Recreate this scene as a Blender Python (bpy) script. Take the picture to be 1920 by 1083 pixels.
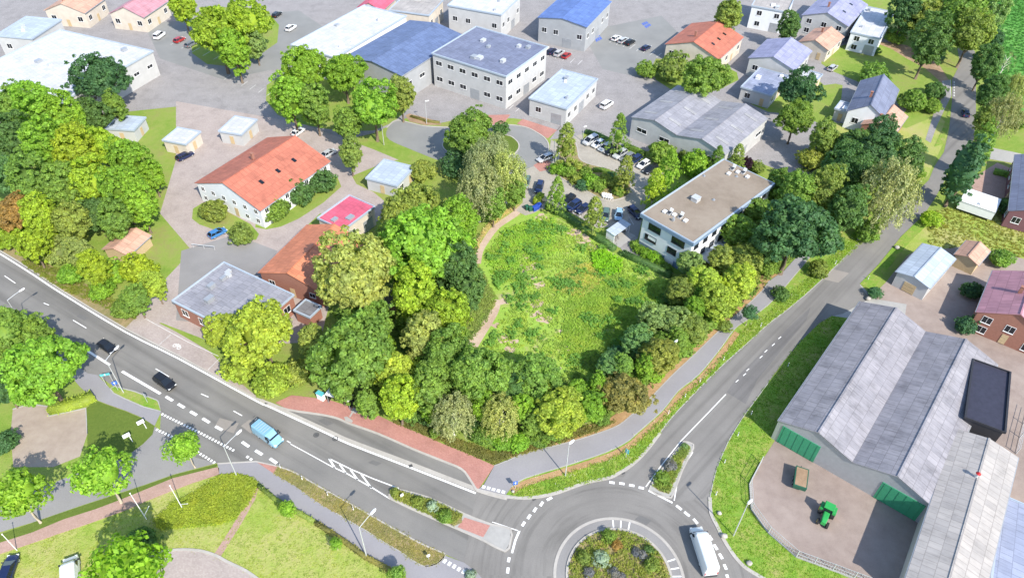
import bpy, math, random
import numpy as np
from mathutils import Vector, Matrix, geometry

for _o in list(bpy.data.objects):
    bpy.data.objects.remove(_o)
SC = bpy.context.scene
COL = SC.collection

# ---------------------------------------------------------------- camera
CAM_H = 100.0
F_PX = 1350.0                      # focal length in pixels of a 1920 px wide picture
NADIR = (930.0, 1990.0)            # where plumb lines meet in the picture
_d = Vector((NADIR[0] - 960, -(NADIR[1] - 541.5), -F_PX)).normalized()
_up = -_d
_fw = Vector((0, 0, -1)); _fw = (_fw - _up * _fw.dot(_up)).normalized()
_rt = _fw.cross(_up)
R_CW = Matrix((_rt, _fw, _up))     # camera space -> world
cam_data = bpy.data.cameras.new('camera')
cam = bpy.data.objects.new('camera', cam_data)
COL.objects.link(cam)
cam.matrix_world = Matrix.Translation((0, 0, CAM_H)) @ R_CW.to_4x4()
cam_data.sensor_width = 36.0
cam_data.lens = F_PX / 1920.0 * 36.0
cam_data.clip_start = 1.0
cam_data.clip_end = 6000.0
SC.camera = cam

# ---------------------------------------------------------------- light
SUN_AZ, SUN_EL = math.radians(146.0), math.radians(42.0)   # azimuth clockwise from +Y
world = bpy.data.worlds.new("World"); SC.world = world; world.use_nodes = True
_nt = world.node_tree
_bg = _nt.nodes['Background']
_sky = _nt.nodes.new('ShaderNodeTexSky'); _sky.sky_type = 'NISHITA'; _sky.sun_disc = False
_sky.sun_elevation = SUN_EL; _sky.sun_rotation = SUN_AZ
_sky.air_density = 1.0; _sky.dust_density = 0.6; _sky.ozone_density = 1.0
_nt.links.new(_sky.outputs[0], _bg.inputs[0]); _bg.inputs[1].default_value = 0.15
sun_data = bpy.data.lights.new('sun', 'SUN'); sun_data.energy = 3.4; sun_data.angle = math.radians(0.6)
sun_data.color = (1.0, 0.94, 0.84)
sun = bpy.data.objects.new('sun', sun_data); COL.objects.link(sun)
_sd = Vector((math.sin(SUN_AZ) * math.cos(SUN_EL), math.cos(SUN_AZ) * math.cos(SUN_EL), math.sin(SUN_EL)))
sun.rotation_euler = _sd.to_track_quat('Z', 'Y').to_euler(); sun.location = (60, -80, 200)
SC.view_settings.view_transform = 'Standard'; SC.view_settings.look = 'None'
SC.view_settings.gamma = 1.0; SC.view_settings.exposure = 1.05
SC.render.resolution_x = 1024; SC.render.resolution_y = 577
SC.render.engine = 'CYCLES'
SC.cycles.max_bounces = 4; SC.cycles.diffuse_bounces = 2; SC.cycles.glossy_bounces = 2
SC.cycles.transmission_bounces = 2; SC.cycles.transparent_max_bounces = 4

# ---------------------------------------------------------------- layout helpers
def G(px, py, z=0.0):
    """The point at height z that the photograph shows at pixel (px, py)."""
    w = R_CW @ Vector((px - 960.0, -(py - 541.5), -F_PX))
    t = (z - CAM_H) / w.z
    return Vector((w.x * t, w.y * t, z))
def GP(pts, z=0.0): return [G(p[0], p[1], z) for p in pts]
def mpp(p):
    """Metres that one photo pixel covers at point p."""
    return -(R_CW.transposed() @ (Vector(p) - Vector((0, 0, CAM_H)))).z / F_PX
def smooth(pts, n=4, closed=False):
    """Catmull-Rom through 2-tuples."""
    P = [Vector((p[0], p[1])) for p in pts]; out = []; N = len(P)
    for i in range(N if closed else N - 1):
        a = P[(i - 1) % N] if closed or i > 0 else P[0]
        b = P[i]; c = P[(i + 1) % N]
        d = P[(i + 2) % N] if closed or i + 2 < N else P[-1]
        for k in range(n):
            t = k / n
            q = 0.5 * ((2 * b) + (c - a) * t + (2 * a - 5 * b + 4 * c - d) * t * t + (3 * b - a - 3 * c + d) * t ** 3)
            out.append((q.x, q.y))
    if not closed: out.append((P[-1].x, P[-1].y))
    return out

class MB:
    """Collects simple shapes into one mesh."""
    def __init__(s): s.v = []; s.f = []; s.m = []; s.mi = 0
    def add(s, vs, fs):
        n = len(s.v); s.v += [tuple(v) for v in vs]
        for f in fs: s.f.append(tuple(n + i for i in f)); s.m.append(s.mi)
    def box(s, c, d, rz=0.0, taper=1.0):
        ca, sa = math.cos(rz), math.sin(rz); vs = []
        for z in (-.5, .5):
            k = taper if z > 0 else 1.0
            for x, y in ((-.5, -.5), (.5, -.5), (.5, .5), (-.5, .5)):
                X, Y = x * d[0] * k, y * d[1] * k
                vs.append((c[0] + X * ca - Y * sa, c[1] + X * sa + Y * ca, c[2] + z * d[2]))
        s.add(vs, [(3, 2, 1, 0), (4, 5, 6, 7), (0, 1, 5, 4), (1, 2, 6, 5), (2, 3, 7, 6), (3, 0, 4, 7)])
    def hexa(s, b, t):
        s.add(list(b) + list(t), [(3, 2, 1, 0), (4, 5, 6, 7), (0, 1, 5, 4), (1, 2, 6, 5), (2, 3, 7, 6), (3, 0, 4, 7)])
    def poly(s, pts, z):
        P = [Vector((p[0], p[1], z)) for p in pts]
        if area2(P) < 0: P.reverse()
        tr = geometry.tessellate_polygon([P])
        fs = []
        for a, b, c in tr:
            n = (P[b] - P[a]).cross(P[c] - P[a]).z
            if abs(n) < 1e-9: continue
            fs.append((a, b, c) if n > 0 else (a, c, b))
        s.add(P, fs)
    def prism(s, pts, z0, z1):
        P = [(p[0], p[1]) for p in pts]
        if area2(P) < 0: P.reverse()
        s.poly(P, z1); n = len(P)
        vs = [(x, y, z0) for x, y in P] + [(x, y, z1) for x, y in P]
        s.add(vs, [(i, (i + 1) % n, n + (i + 1) % n, n + i) for i in range(n)])
    def ribbon(s, pts, w, z, closed=False, side=0.0, w2=None):
        P = [Vector((p[0], p[1])) for p in pts]; N = len(P); L = []; Rr = []
        for i in range(N):
            a = P[i - 1] if (i > 0 or closed) else P[i]; b = P[(i + 1) % N] if (i < N - 1 or closed) else P[i]
            t = (b - a)
            t = t.normalized() if t.length > 1e-9 else Vector((1, 0)); nrm = Vector((-t.y, t.x))
            ww = w if w2 is None else w + (w2 - w) * i / (N - 1)
            L.append(P[i] + nrm * ww * (0.5 + side)); Rr.append(P[i] - nrm * ww * (0.5 - side))
        return L, Rr
    def strip(s, pts, w, z, closed=False, side=0.0, w2=None):
        L, Rr = s.ribbon(pts, w, z, closed, side, w2); N = len(L)
        s.add([(p.x, p.y, z) for p in Rr] + [(p.x, p.y, z) for p in L],
              [(i, (i + 1) % N, N + (i + 1) % N, N + i) for i in range(N if closed else N - 1)])
    def bar(s, pts, w, z0, z1, closed=False, side=0.0):
        L, Rr = s.ribbon(pts, w, 0, closed, side); N = len(L)
        v = [(p.x, p.y, z0) for p in Rr] + [(p.x, p.y, z0) for p in L] + [(p.x, p.y, z1) for p in L] + [(p.x, p.y, z1) for p in Rr]
        fs = []
        for i in range(N if closed else N - 1):
            j = (i + 1) % N
            fs += [(3 * N + i, 3 * N + j, 2 * N + j, 2 * N + i), (i, j, 3 * N + j, 3 * N + i), (N + j, N + i, 2 * N + i, 2 * N + j)]
        if not closed: fs += [(0, 3 * N, 2 * N, N), (N - 1, 2 * N - 1, 3 * N - 1, 4 * N - 1)]
        s.add(v, fs)
    def tube(s, path, r, n=8, cap=True):
        path = [Vector(p) for p in path]; rs = r if hasattr(r, '__len__') else [r] * len(path)
        vs = []; up = Vector((0, 0, 1))
        for i, p in enumerate(path):
            t = (path[min(i + 1, len(path) - 1)] - path[max(i - 1, 0)]).normalized()
            a = t.cross(up)
            if a.length < 1e-3: a = t.cross(Vector((1, 0, 0)))
            a.normalize(); b = t.cross(a)
            for k in range(n):
                an = 2 * math.pi * k / n
                vs.append(p + (a * math.cos(an) + b * math.sin(an)) * rs[i])
        fs = []
        for i in range(len(path) - 1):
            for k in range(n):
                k2 = (k + 1) % n
                fs.append((i * n + k, i * n + k2, (i + 1) * n + k2, (i + 1) * n + k))
        if cap:
            fs.append(tuple(range(n))[::1]); fs.append(tuple((len(path) - 1) * n + k for k in range(n))[::-1])
        s.add(vs, fs)
    def loft(s, secs, cap=True):
        n = len(secs[0]); vs = [p for sec in secs for p in sec]; fs = []
        for i in range(len(secs) - 1):
            for k in range(n):
                k2 = (k + 1) % n
                fs.append((i * n + k, i * n + k2, (i + 1) * n + k2, (i + 1) * n + k))
        if cap:
            fs.append(tuple(range(n))[::-1]); fs.append(tuple((len(secs) - 1) * n + k for k in range(n)))
        s.add(vs, fs)
    def ball(s, c, r, seg=8, rings=5, sq=(1, 1, 1)):
        vs = [(c[0], c[1], c[2] + r * sq[2])]
        for i in range(1, rings):
            th = math.pi * i / rings
            for k in range(seg):
                ph = 2 * math.pi * k / seg
                vs.append((c[0] + r * sq[0] * math.sin(th) * math.cos(ph), c[1] + r * sq[1] * math.sin(th) * math.sin(ph), c[2] + r * sq[2] * math.cos(th)))
        vs.append((c[0], c[1], c[2] - r * sq[2])); fs = []
        for k in range(seg):
            k2 = (k + 1) % seg
            fs.append((0, 1 + k, 1 + k2)); fs.append((len(vs) - 1, 1 + (rings - 2) * seg + k2, 1 + (rings - 2) * seg + k))
            for i in range(rings - 2): fs.append((1 + i * seg + k, 1 + (i + 1) * seg + k, 1 + (i + 1) * seg + k2, 1 + i * seg + k2))
        s.add(vs, fs)
    def mesh(s, name, mats, smooth_=False, recalc=False):
        me = bpy.data.meshes.new(name); me.from_pydata(s.v, [], s.f)
        if not isinstance(mats, (list, tuple)): mats = [mats]
        for m in mats: me.materials.append(m)
        if len(mats) > 1: me.polygons.foreach_set('material_index', s.m)
        if smooth_: me.polygons.foreach_set('use_smooth', [True] * len(me.polygons))
        if recalc:
            import bmesh
            bm = bmesh.new(); bm.from_mesh(me); bmesh.ops.recalc_face_normals(bm, faces=bm.faces); bm.to_mesh(me); bm.free()
        me.update(); return me
    def build(s, name, mats, parent=None, **k):
        o = bpy.data.objects.new(name, s.mesh(name, mats, **k)); COL.objects.link(o)
        if parent: o.parent = parent
        return o

def area2(P):
    return sum(P[i][0] * P[(i + 1) % len(P)][1] - P[(i + 1) % len(P)][0] * P[i][1] for i in range(len(P)))
def tag(o, label, cat, group=None, kind=None):
    if kind: o['kind'] = kind
    if kind != 'structure':
        o['label'] = label; o['category'] = cat
        if group: o['group'] = group
    return o
def struct(o): o['kind'] = 'structure'; return o
def thing(name, loc, label, cat, group=None, rz=0.0):
    o = bpy.data.objects.new(name, None); COL.objects.link(o); o.empty_display_size = 0.5
    o.location = loc; o.rotation_euler = (0, 0, rz); return tag(o, label, cat, group)
KIDS = {}
def copy_tree(o, parent=None):
    c = o.copy(); COL.objects.link(c); c.parent = parent
    for ch in o.children: copy_tree(ch, c)
    return c
def relabel(c, label, cat, group):
    for k in ('label', 'category', 'group'):
        if k in c.keys(): del c[k]
    return tag(c, label, cat, group)

# ---------------------------------------------------------------- materials
MATS = {}
def newmat(name):
    m = bpy.data.materials.new(name); m.use_nodes = True; nt = m.node_tree
    return m, nt, nt.nodes['Principled BSDF']
def rgba(c): return (c[0], c[1], c[2], 1.0)
def N(nt, typ, **k):
    n = nt.nodes.new(typ)
    for a, b in k.items(): setattr(n, a, b)
    return n
def noise(nt, vec, scale, detail=4.0, rough=0.55, dist=0.0):
    n = N(nt, 'ShaderNodeTexNoise'); n.inputs['Scale'].default_value = scale
    n.inputs['Detail'].default_value = detail; n.inputs['Roughness'].default_value = rough; n.inputs['Distortion'].default_value = dist
    nt.links.new(vec, n.inputs['Vector']); return n.outputs['Fac']
def ramp(nt, fac, stops):
    r = N(nt, 'ShaderNodeValToRGB'); e = r.color_ramp.elements
    while len(e) < len(stops): e.new(0.5)
    for i, (p, c) in enumerate(stops):
        e[i].position = p; e[i].color = rgba(c) if hasattr(c, '__len__') else (c, c, c, 1)
    nt.links.new(fac, r.inputs[0]); return r.outputs[0]
def mix(nt, a, b, fac, mode='MIX'):
    m = N(nt, 'ShaderNodeMix', data_type='RGBA', blend_type=mode)
    for sock, v in ((m.inputs[0], fac), (m.inputs[6], a), (m.inputs[7], b)):
        if isinstance(v, (int, float)): sock.default_value = v
        elif isinstance(v, tuple): sock.default_value = rgba(v)
        else: nt.links.new(v, sock)
    return m.outputs[2]
def math_(nt, op, a, b=None):
    m = N(nt, 'ShaderNodeMath', operation=op)
    for s, v in ((m.inputs[0], a), (m.inputs[1], b)):
        if v is None: continue
        if isinstance(v, (int, float)): s.default_value = v
        else: nt.links.new(v, s)
    return m.outputs[0]
def pos(nt): return N(nt, 'ShaderNodeNewGeometry').outputs['Position']
def mapv(nt, vec, rot=0.0, scale=(1, 1, 1)):
    m = N(nt, 'ShaderNodeMapping'); m.inputs['Rotation'].default_value = (0, 0, rot); m.inputs['Scale'].default_value = scale
    nt.links.new(vec, m.inputs['Vector']); return m.outputs[0]
def bump(nt, bs, h, strength=0.3, dist=0.1):
    b = N(nt, 'ShaderNodeBump'); b.inputs['Strength'].default_value = strength; b.inputs['Distance'].default_value = dist
    nt.links.new(h, b.inputs['Height']); nt.links.new(b.outputs[0], bs.inputs['Normal'])

def m_ground(name, stops, s1=0.08, s2=0.6, s3=4.0, rough=0.95, bmp=0.5, w=(0.5, 0.3, 0.2)):
    m, nt, bs = newmat(name); p = pos(nt)
    a = noise(nt, p, s1, 5, 0.6); b = noise(nt, p, s2, 4, 0.65); c = noise(nt, p, s3, 3, 0.6)
    f = math_(nt, 'ADD', math_(nt, 'ADD', math_(nt, 'MULTIPLY', a, w[0]), math_(nt, 'MULTIPLY', b, w[1])), math_(nt, 'MULTIPLY', c, w[2]))
    nt.links.new(ramp(nt, f, stops), bs.inputs['Base Color']); bs.inputs['Roughness'].default_value = rough
    bs.inputs['Specular IOR Level'].default_value = 0.15
    if bmp: bump(nt, bs, math_(nt, 'ADD', b, c), bmp, 0.25)
    MATS[name] = m; return m
# grasses
m_ground('grass_base', [(0.30, (0.10, 0.18, 0.03)), (0.42, (0.17, 0.26, 0.04)), (0.52, (0.22, 0.28, 0.06)), (0.64, (0.24, 0.22, 0.085)), (0.75, (0.32, 0.27, 0.15))])
m_ground('meadow', [(0.30, (0.17, 0.32, 0.045)), (0.43, (0.24, 0.38, 0.06)), (0.52, (0.25, 0.36, 0.06)), (0.59, (0.32, 0.34, 0.12)), (0.66, (0.42, 0.37, 0.25)), (0.74, (0.50, 0.44, 0.35))], s1=0.09, s2=0.30, s3=1.6, w=(0.4, 0.35, 0.25))
m_ground('lawn_dry', [(0.30, (0.15, 0.25, 0.035)), (0.42, (0.24, 0.32, 0.055)), (0.52, (0.32, 0.34, 0.10)), (0.62, (0.36, 0.33, 0.14)), (0.74, (0.48, 0.42, 0.26))], s1=0.10, s2=0.5, s3=3.0)
m_ground('verge_grass', [(0.30, (0.10, 0.20, 0.025)), (0.45, (0.16, 0.28, 0.035)), (0.55, (0.24, 0.29, 0.06)), (0.66, (0.33, 0.28, 0.13))], s1=0.25, s2=1.2, s3=5.0)
m_ground('verge_brown', [(0.30, (0.12, 0.15, 0.04)), (0.45, (0.23, 0.20, 0.09)), (0.58, (0.33, 0.25, 0.14)), (0.7, (0.42, 0.34, 0.21))], s1=0.3, s2=1.5, s3=6.0)
m_ground('lawn_flat', [(0.35, (0.085, 0.135, 0.022)), (0.6, (0.125, 0.17, 0.032))], s1=0.2, s2=2.0, s3=9.0, w=(0.3, 0.3, 0.4))
m_ground('field_crop', [(0.32, (0.03, 0.09, 0.02)), (0.45, (0.07, 0.22, 0.035)), (0.58, (0.12, 0.30, 0.06)), (0.7, (0.30, 0.33, 0.14))], s1=0.04, s2=0.3, s3=1.2)
m_ground('soil', [(0.3, (0.20, 0.13, 0.08)), (0.5, (0.32, 0.22, 0.14)), (0.7, (0.44, 0.33, 0.22))], s1=0.3, s2=1.5, s3=8)
m_ground('dirt_path', [(0.3, (0.34, 0.235, 0.17)), (0.5, (0.45, 0.34, 0.26)), (0.7, (0.52, 0.43, 0.35))], s1=0.2, s2=1.2, s3=8, bmp=0.2)
m_ground('gravel_yard', [(0.3, (0.19, 0.145, 0.125)), (0.5, (0.29, 0.235, 0.205)), (0.7, (0.38, 0.32, 0.28))], s1=0.05, s2=0.5, s3=9, bmp=0.2)
m_ground('sand_lot', [(0.3, (0.26, 0.205, 0.165)), (0.5, (0.33, 0.27, 0.22)), (0.7, (0.40, 0.34, 0.28))], s1=0.1, s2=0.8, s3=9, bmp=0.15)
m_ground('concrete', [(0.3, (0.27, 0.265, 0.25)), (0.6, (0.37, 0.36, 0.34))], s1=0.2, s2=1.5, s3=9, bmp=0.1)
m_ground('kerb_stone', [(0.3, (0.30, 0.28, 0.25)), (0.6, (0.42, 0.395, 0.36))], s1=0.3, s2=2, s3=9, bmp=0.0)
m_ground('roof_gravel', [(0.3, (0.18, 0.145, 0.11)), (0.48, (0.25, 0.205, 0.16)), (0.6, (0.285, 0.24, 0.19)), (0.72, (0.34, 0.30, 0.25))], s1=0.13, s2=0.7, s3=10, bmp=0.1, w=(0.5, 0.25, 0.25))
m_ground('paint', [(0.3, (0.62, 0.62, 0.60)), (0.5, (0.80, 0.80, 0.78))], s1=0.5, s2=3, s3=15, bmp=0.0, rough=0.7)
m_ground('paint_worn', [(0.35, (0.30, 0.30, 0.29)), (0.52, (0.62, 0.62, 0.60))], s1=0.5, s2=4, s3=15, bmp=0.0, rough=0.8)
m_ground('rock', [(0.3, (0.30, 0.28, 0.25)), (0.6, (0.50, 0.47, 0.42))], s1=0.5, s2=3, s3=12, bmp=0.6)

def m_asphalt(name, c0, c1, tracks=None, ring=None):
    m, nt, bs = newmat(name); p = pos(nt)
    base = ramp(nt, math_(nt, 'ADD', math_(nt, 'MULTIPLY', noise(nt, p, 0.12, 5, 0.6), 0.6), math_(nt, 'MULTIPLY', noise(nt, p, 6.0, 4, 0.7), 0.4)), [(0.35, c0), (0.65, c1)])
    c = base
    if tracks is not None:
        v = mapv(nt, mapv(nt, p, tracks), 0.0, (0.025, 1.0, 1.0))
        t = noise(nt, v, 0.55, 3, 0.55)
        c = mix(nt, c, ramp(nt, t, [(0.34, 0.78), (0.5, 1.0), (0.68, 1.06)]), 1.0, 'MULTIPLY')
    if ring is not None:
        s = N(nt, 'ShaderNodeVectorMath', operation='DISTANCE'); nt.links.new(p, s.inputs[0]); s.inputs[1].default_value = (ring[0], ring[1], 0)
        sp = N(nt, 'ShaderNodeSeparateXYZ'); nt.links.new(p, sp.inputs[0])
        an = math_(nt, 'ARCTAN2', math_(nt, 'SUBTRACT', sp.outputs[1], ring[1]), math_(nt, 'SUBTRACT', sp.outputs[0], ring[0]))
        cb = N(nt, 'ShaderNodeCombineXYZ'); nt.links.new(math_(nt, 'MULTIPLY', s.outputs['Value'], 1.2), cb.inputs[0]); nt.links.new(math_(nt, 'MULTIPLY', an, 1.1), cb.inputs[1])
        t = noise(nt, cb.outputs[0], 0.9, 4, 0.6, 0.3)
        c = mix(nt, c, ramp(nt, t, [(0.34, 0.80), (0.5, 1.0), (0.68, 1.05)]), 1.0, 'MULTIPLY')
    nt.links.new(c, bs.inputs['Base Color']); bs.inputs['Roughness'].default_value = 0.9; bs.inputs['Specular IOR Level'].default_value = 0.25
    MATS[name] = m; return m
def pxdir(a, b):
    d = G(*b) - G(*a); return math.atan2(d.y, d.x)
RB = Vector((16.15, 47.4))          # roundabout centre
m_asphalt('asphalt_main', (0.155, 0.150, 0.142), (0.215, 0.205, 0.188), tracks=-pxdir((120, 560), (600, 840)))
m_asphalt('asphalt_ring', (0.165, 0.156, 0.145), (0.225, 0.214, 0.197), ring=RB)
m_asphalt('asphalt_east', (0.170, 0.162, 0.151), (0.225, 0.214, 0.199), tracks=-pxdir((1400, 700), (1650, 440)))
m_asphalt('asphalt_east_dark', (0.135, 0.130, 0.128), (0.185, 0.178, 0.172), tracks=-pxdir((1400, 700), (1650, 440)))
m_asphalt('asphalt_side', (0.200, 0.193, 0.188), (0.270, 0.261, 0.252))
m_asphalt('asphalt_loop', (0.190, 0.193, 0.188), (0.250, 0.251, 0.242))
m_asphalt('asphalt_patch', (0.230, 0.207, 0.183), (0.290, 0.265, 0.238))
m_asphalt('asphalt_new', (0.120, 0.118, 0.114), (0.170, 0.164, 0.157))
m_asphalt('path_lilac', (0.23, 0.222, 0.232), (0.28, 0.27, 0.28))

def m_paving(name, c0, c1, mortar, bw=0.6, bh=0.3, rot=0.0):
    m, nt, bs = newmat(name); p = pos(nt); v = mapv(nt, p, rot)
    b = N(nt, 'ShaderNodeTexBrick'); nt.links.new(v, b.inputs['Vector']); b.inputs['Scale'].default_value = 1.0
    b.inputs['Brick Width'].default_value = bw; b.inputs['Row Height'].default_value = bh; b.inputs['Mortar Size'].default_value = 0.012
    b.inputs['Color1'].default_value = rgba(c0); b.inputs['Color2'].default_value = rgba(c1); b.inputs['Mortar'].default_value = rgba(mortar)
    c = mix(nt, b.outputs[0], ramp(nt, noise(nt, p, 0.25, 5, 0.65), [(0.3, 0.84), (0.5, 1.0), (0.7, 1.08)]), 1.0, 'MULTIPLY')
    nt.links.new(c, bs.inputs['Base Color']); bs.inputs['Roughness'].default_value = 0.9; bs.inputs['Specular IOR Level'].default_value = 0.2
    MATS[name] = m; return m
m_paving('paving_red', (0.37, 0.17, 0.14), (0.44, 0.22, 0.185), (0.30, 0.17, 0.14), 0.25, 0.13, 0.6)
m_paving('paving_pink', (0.35, 0.23, 0.19), (0.41, 0.28, 0.24), (0.30, 0.2, 0.16), 0.25, 0.13, 0.3)
m_paving('paving_beige', (0.31, 0.285, 0.245), (0.37, 0.34, 0.29), (0.3, 0.27, 0.22), 0.3, 0.2, 0.7)
m_paving('paving_grey', (0.255, 0.24, 0.24), (0.31, 0.295, 0.29), (0.2, 0.19, 0.18), 0.3, 0.2, 0.7)
m_paving('paving_rose', (0.32, 0.27, 0.25), (0.38, 0.33, 0.30), (0.34, 0.28, 0.25), 0.3, 0.2, 0.4)

def m_plain(name, c, rough=0.6, metal=0.0, var=0.12, scale=1.5, spec=0.4, coat=0.0):
    m, nt, bs = newmat(name)
    if var:
        t = noise(nt, pos(nt), scale, 4, 0.6)
        col = mix(nt, c, ramp(nt, t, [(0.3, 1 - var), (0.7, 1 + var * 0.6)]), 1.0, 'MULTIPLY'); nt.links.new(col, bs.inputs['Base Color'])
    else: bs.inputs['Base Color'].default_value = rgba(c)
    bs.inputs['Roughness'].default_value = rough; bs.inputs['Metallic'].default_value = metal
    bs.inputs['Specular IOR Level'].default_value = spec; bs.inputs['Coat Weight'].default_value = coat
    MATS[name] = m; return m
m_plain('render_white', (0.68, 0.70, 0.72), 0.85, var=0.06, scale=0.6)
m_plain('render_cream', (0.56, 0.50, 0.42), 0.85, scale=0.6)
m_plain('brick_wall', (0.30, 0.14, 0.10), 0.9, scale=3)
m_plain('brick_purple', (0.17, 0.08, 0.09), 0.9, scale=3)
m_plain('clad_blue', (0.17, 0.24, 0.34), 0.6, var=0.08)
m_plain('coping', (0.36, 0.42, 0.49), 0.45, var=0.05)
m_plain('metal_white', (0.78, 0.78, 0.77), 0.45, var=0.05)
m_plain('metal_grey', (0.40, 0.42, 0.44), 0.4, 0.4, var=0.08)
m_plain('galvanised', (0.55, 0.56, 0.57), 0.45, 0.3, var=0.08)
m_plain('dark_metal', (0.03, 0.03, 0.035), 0.5, var=0)
m_plain('black_rubber', (0.02, 0.02, 0.02), 0.8, var=0)
m_plain('glass_dark', (0.012, 0.016, 0.022), 0.08, var=0, spec=0.6)
m_plain('lamp_glass', (0.7, 0.72, 0.72), 0.2, var=0)
m_plain('lens_red', (0.45, 0.02, 0.02), 0.3, var=0)
m_plain('sign_blue', (0.03, 0.12, 0.5), 0.4, var=0)
m_plain('sign_teal', (0.10, 0.42, 0.45), 0.4, var=0)
m_plain('plastic_blue', (0.02, 0.06, 0.35), 0.5, var=0)
m_plain('plastic_green', (0.02, 0.10, 0.06), 0.5, var=0)
m_plain('plastic_yellow', (0.75, 0.50, 0.05), 0.5, var=0)
m_plain('machine_green', (0.03, 0.30, 0.07), 0.35, var=0.05)
m_plain('door_green', (0.04, 0.25, 0.13), 0.6, var=0.1)
m_plain('bark', (0.16, 0.12, 0.085), 0.95, var=0.3, scale=5)
m_plain('bark_light', (0.42, 0.36, 0.27), 0.9, var=0.3, scale=5)
m_plain('bark_birch', (0.62, 0.59, 0.52), 0.85, var=0.35, scale=4)
m_plain('timber', (0.50, 0.38, 0.22), 0.8, var=0.15, scale=5)
m_plain('manhole', (0.08, 0.08, 0.08), 0.7, var=0.1)
m_plain('bay_blue', (0.07, 0.13, 0.42), 0.8, var=0.15)
m_plain('tarp_dark', (0.035, 0.035, 0.055), 0.6, var=0.2)

def m_roof(name, c, rib=0.35, ribstr=0.25, dirt=0.3):
    """Roofing in rows: object space, rows run across the local y axis."""
    m, nt, bs = newmat(name); tc = N(nt, 'ShaderNodeTexCoord').outputs['Object']
    p = pos(nt); t = noise(nt, p, 0.35, 5, 0.65); t2 = noise(nt, mapv(nt, tc, 0.0, (2.2, 0.25, 0.25)), 1.6, 4, 0.6)
    v = N(nt, 'ShaderNodeTexWave', wave_type='BANDS', bands_direction='X'); v.inputs['Scale'].default_value = 0.314 / rib
    v.inputs['Distortion'].default_value = 0.0; nt.links.new(tc, v.inputs['Vector'])
    col = mix(nt, c, ramp(nt, math_(nt, 'ADD', math_(nt, 'MULTIPLY', t, 0.65), math_(nt, 'MULTIPLY', t2, 0.35)), [(0.3, 1 - dirt), (0.5, 1.0), (0.7, 1 + dirt * 0.6)]), 1.0, 'MULTIPLY')
    b = N(nt, 'ShaderNodeTexBrick'); nt.links.new(tc, b.inputs['Vector']); b.inputs['Scale'].default_value = 1.0
    b.inputs['Brick Width'].default_value = 1.1; b.inputs['Row Height'].default_value = 1.7; b.inputs['Mortar Size'].default_value = 0.05
    b.inputs['Color1'].default_value = (.88, .88, .88, 1); b.inputs['Color2'].default_value = (1.08, 1.07, 1.05, 1); b.inputs['Mortar'].default_value = (.72, .71, .70, 1)
    col = mix(nt, col, b.outputs[0], 1.0, 'MULTIPLY')
    nt.links.new(col, bs.inputs['Base Color']); bs.inputs['Roughness'].default_value = 0.75
    bump(nt, bs, v.outputs['Fac'], ribstr, 0.05); MATS[name] = m; return m
m_roof('roof_red', (0.42, 0.14, 0.09)); m_roof('roof_orange', (0.52, 0.19, 0.10)); m_roof('roof_pink', (0.55, 0.10, 0.16))
m_roof('roof_rose', (0.44, 0.22, 0.26)); m_roof('roof_salmon', (0.50, 0.30, 0.22))
m_roof('roof_slate', (0.16, 0.18, 0.26)); m_roof('roof_blue', (0.11, 0.155, 0.28)); m_roof('roof_bright_blue', (0.10, 0.17, 0.40))
m_roof('roof_violet', (0.27, 0.28, 0.42)); m_roof('roof_lilac', (0.26, 0.26, 0.29)); m_roof('roof_white', (0.50, 0.51, 0.55), dirt=0.12)
m_roof('roof_grey', (0.30, 0.30, 0.31), rib=0.5); m_roof('roof_dark', (0.17, 0.165, 0.17)); m_roof('roof_tan', (0.36, 0.335, 0.315), rib=0.8)
m_roof('roof_bluegrey', (0.27, 0.30, 0.40)); m_roof('roof_paleblue', (0.38, 0.44, 0.52), dirt=0.12); m_roof('roof_fibre', (0.25, 0.24, 0.26), rib=0.5, dirt=0.45)

def m_paint(name):
    m, nt, bs = newmat(name); oi = N(nt, 'ShaderNodeObjectInfo')
    nt.links.new(oi.outputs['Color'], bs.inputs['Base Color']); bs.inputs['Roughness'].default_value = 0.32
    bs.inputs['Metallic'].default_value = 0.15; bs.inputs['Coat Weight'].default_value = 0.5; bs.inputs['Coat Roughness'].default_value = 0.1
    MATS[name] = m; return m
m_paint('car_paint')

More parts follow.
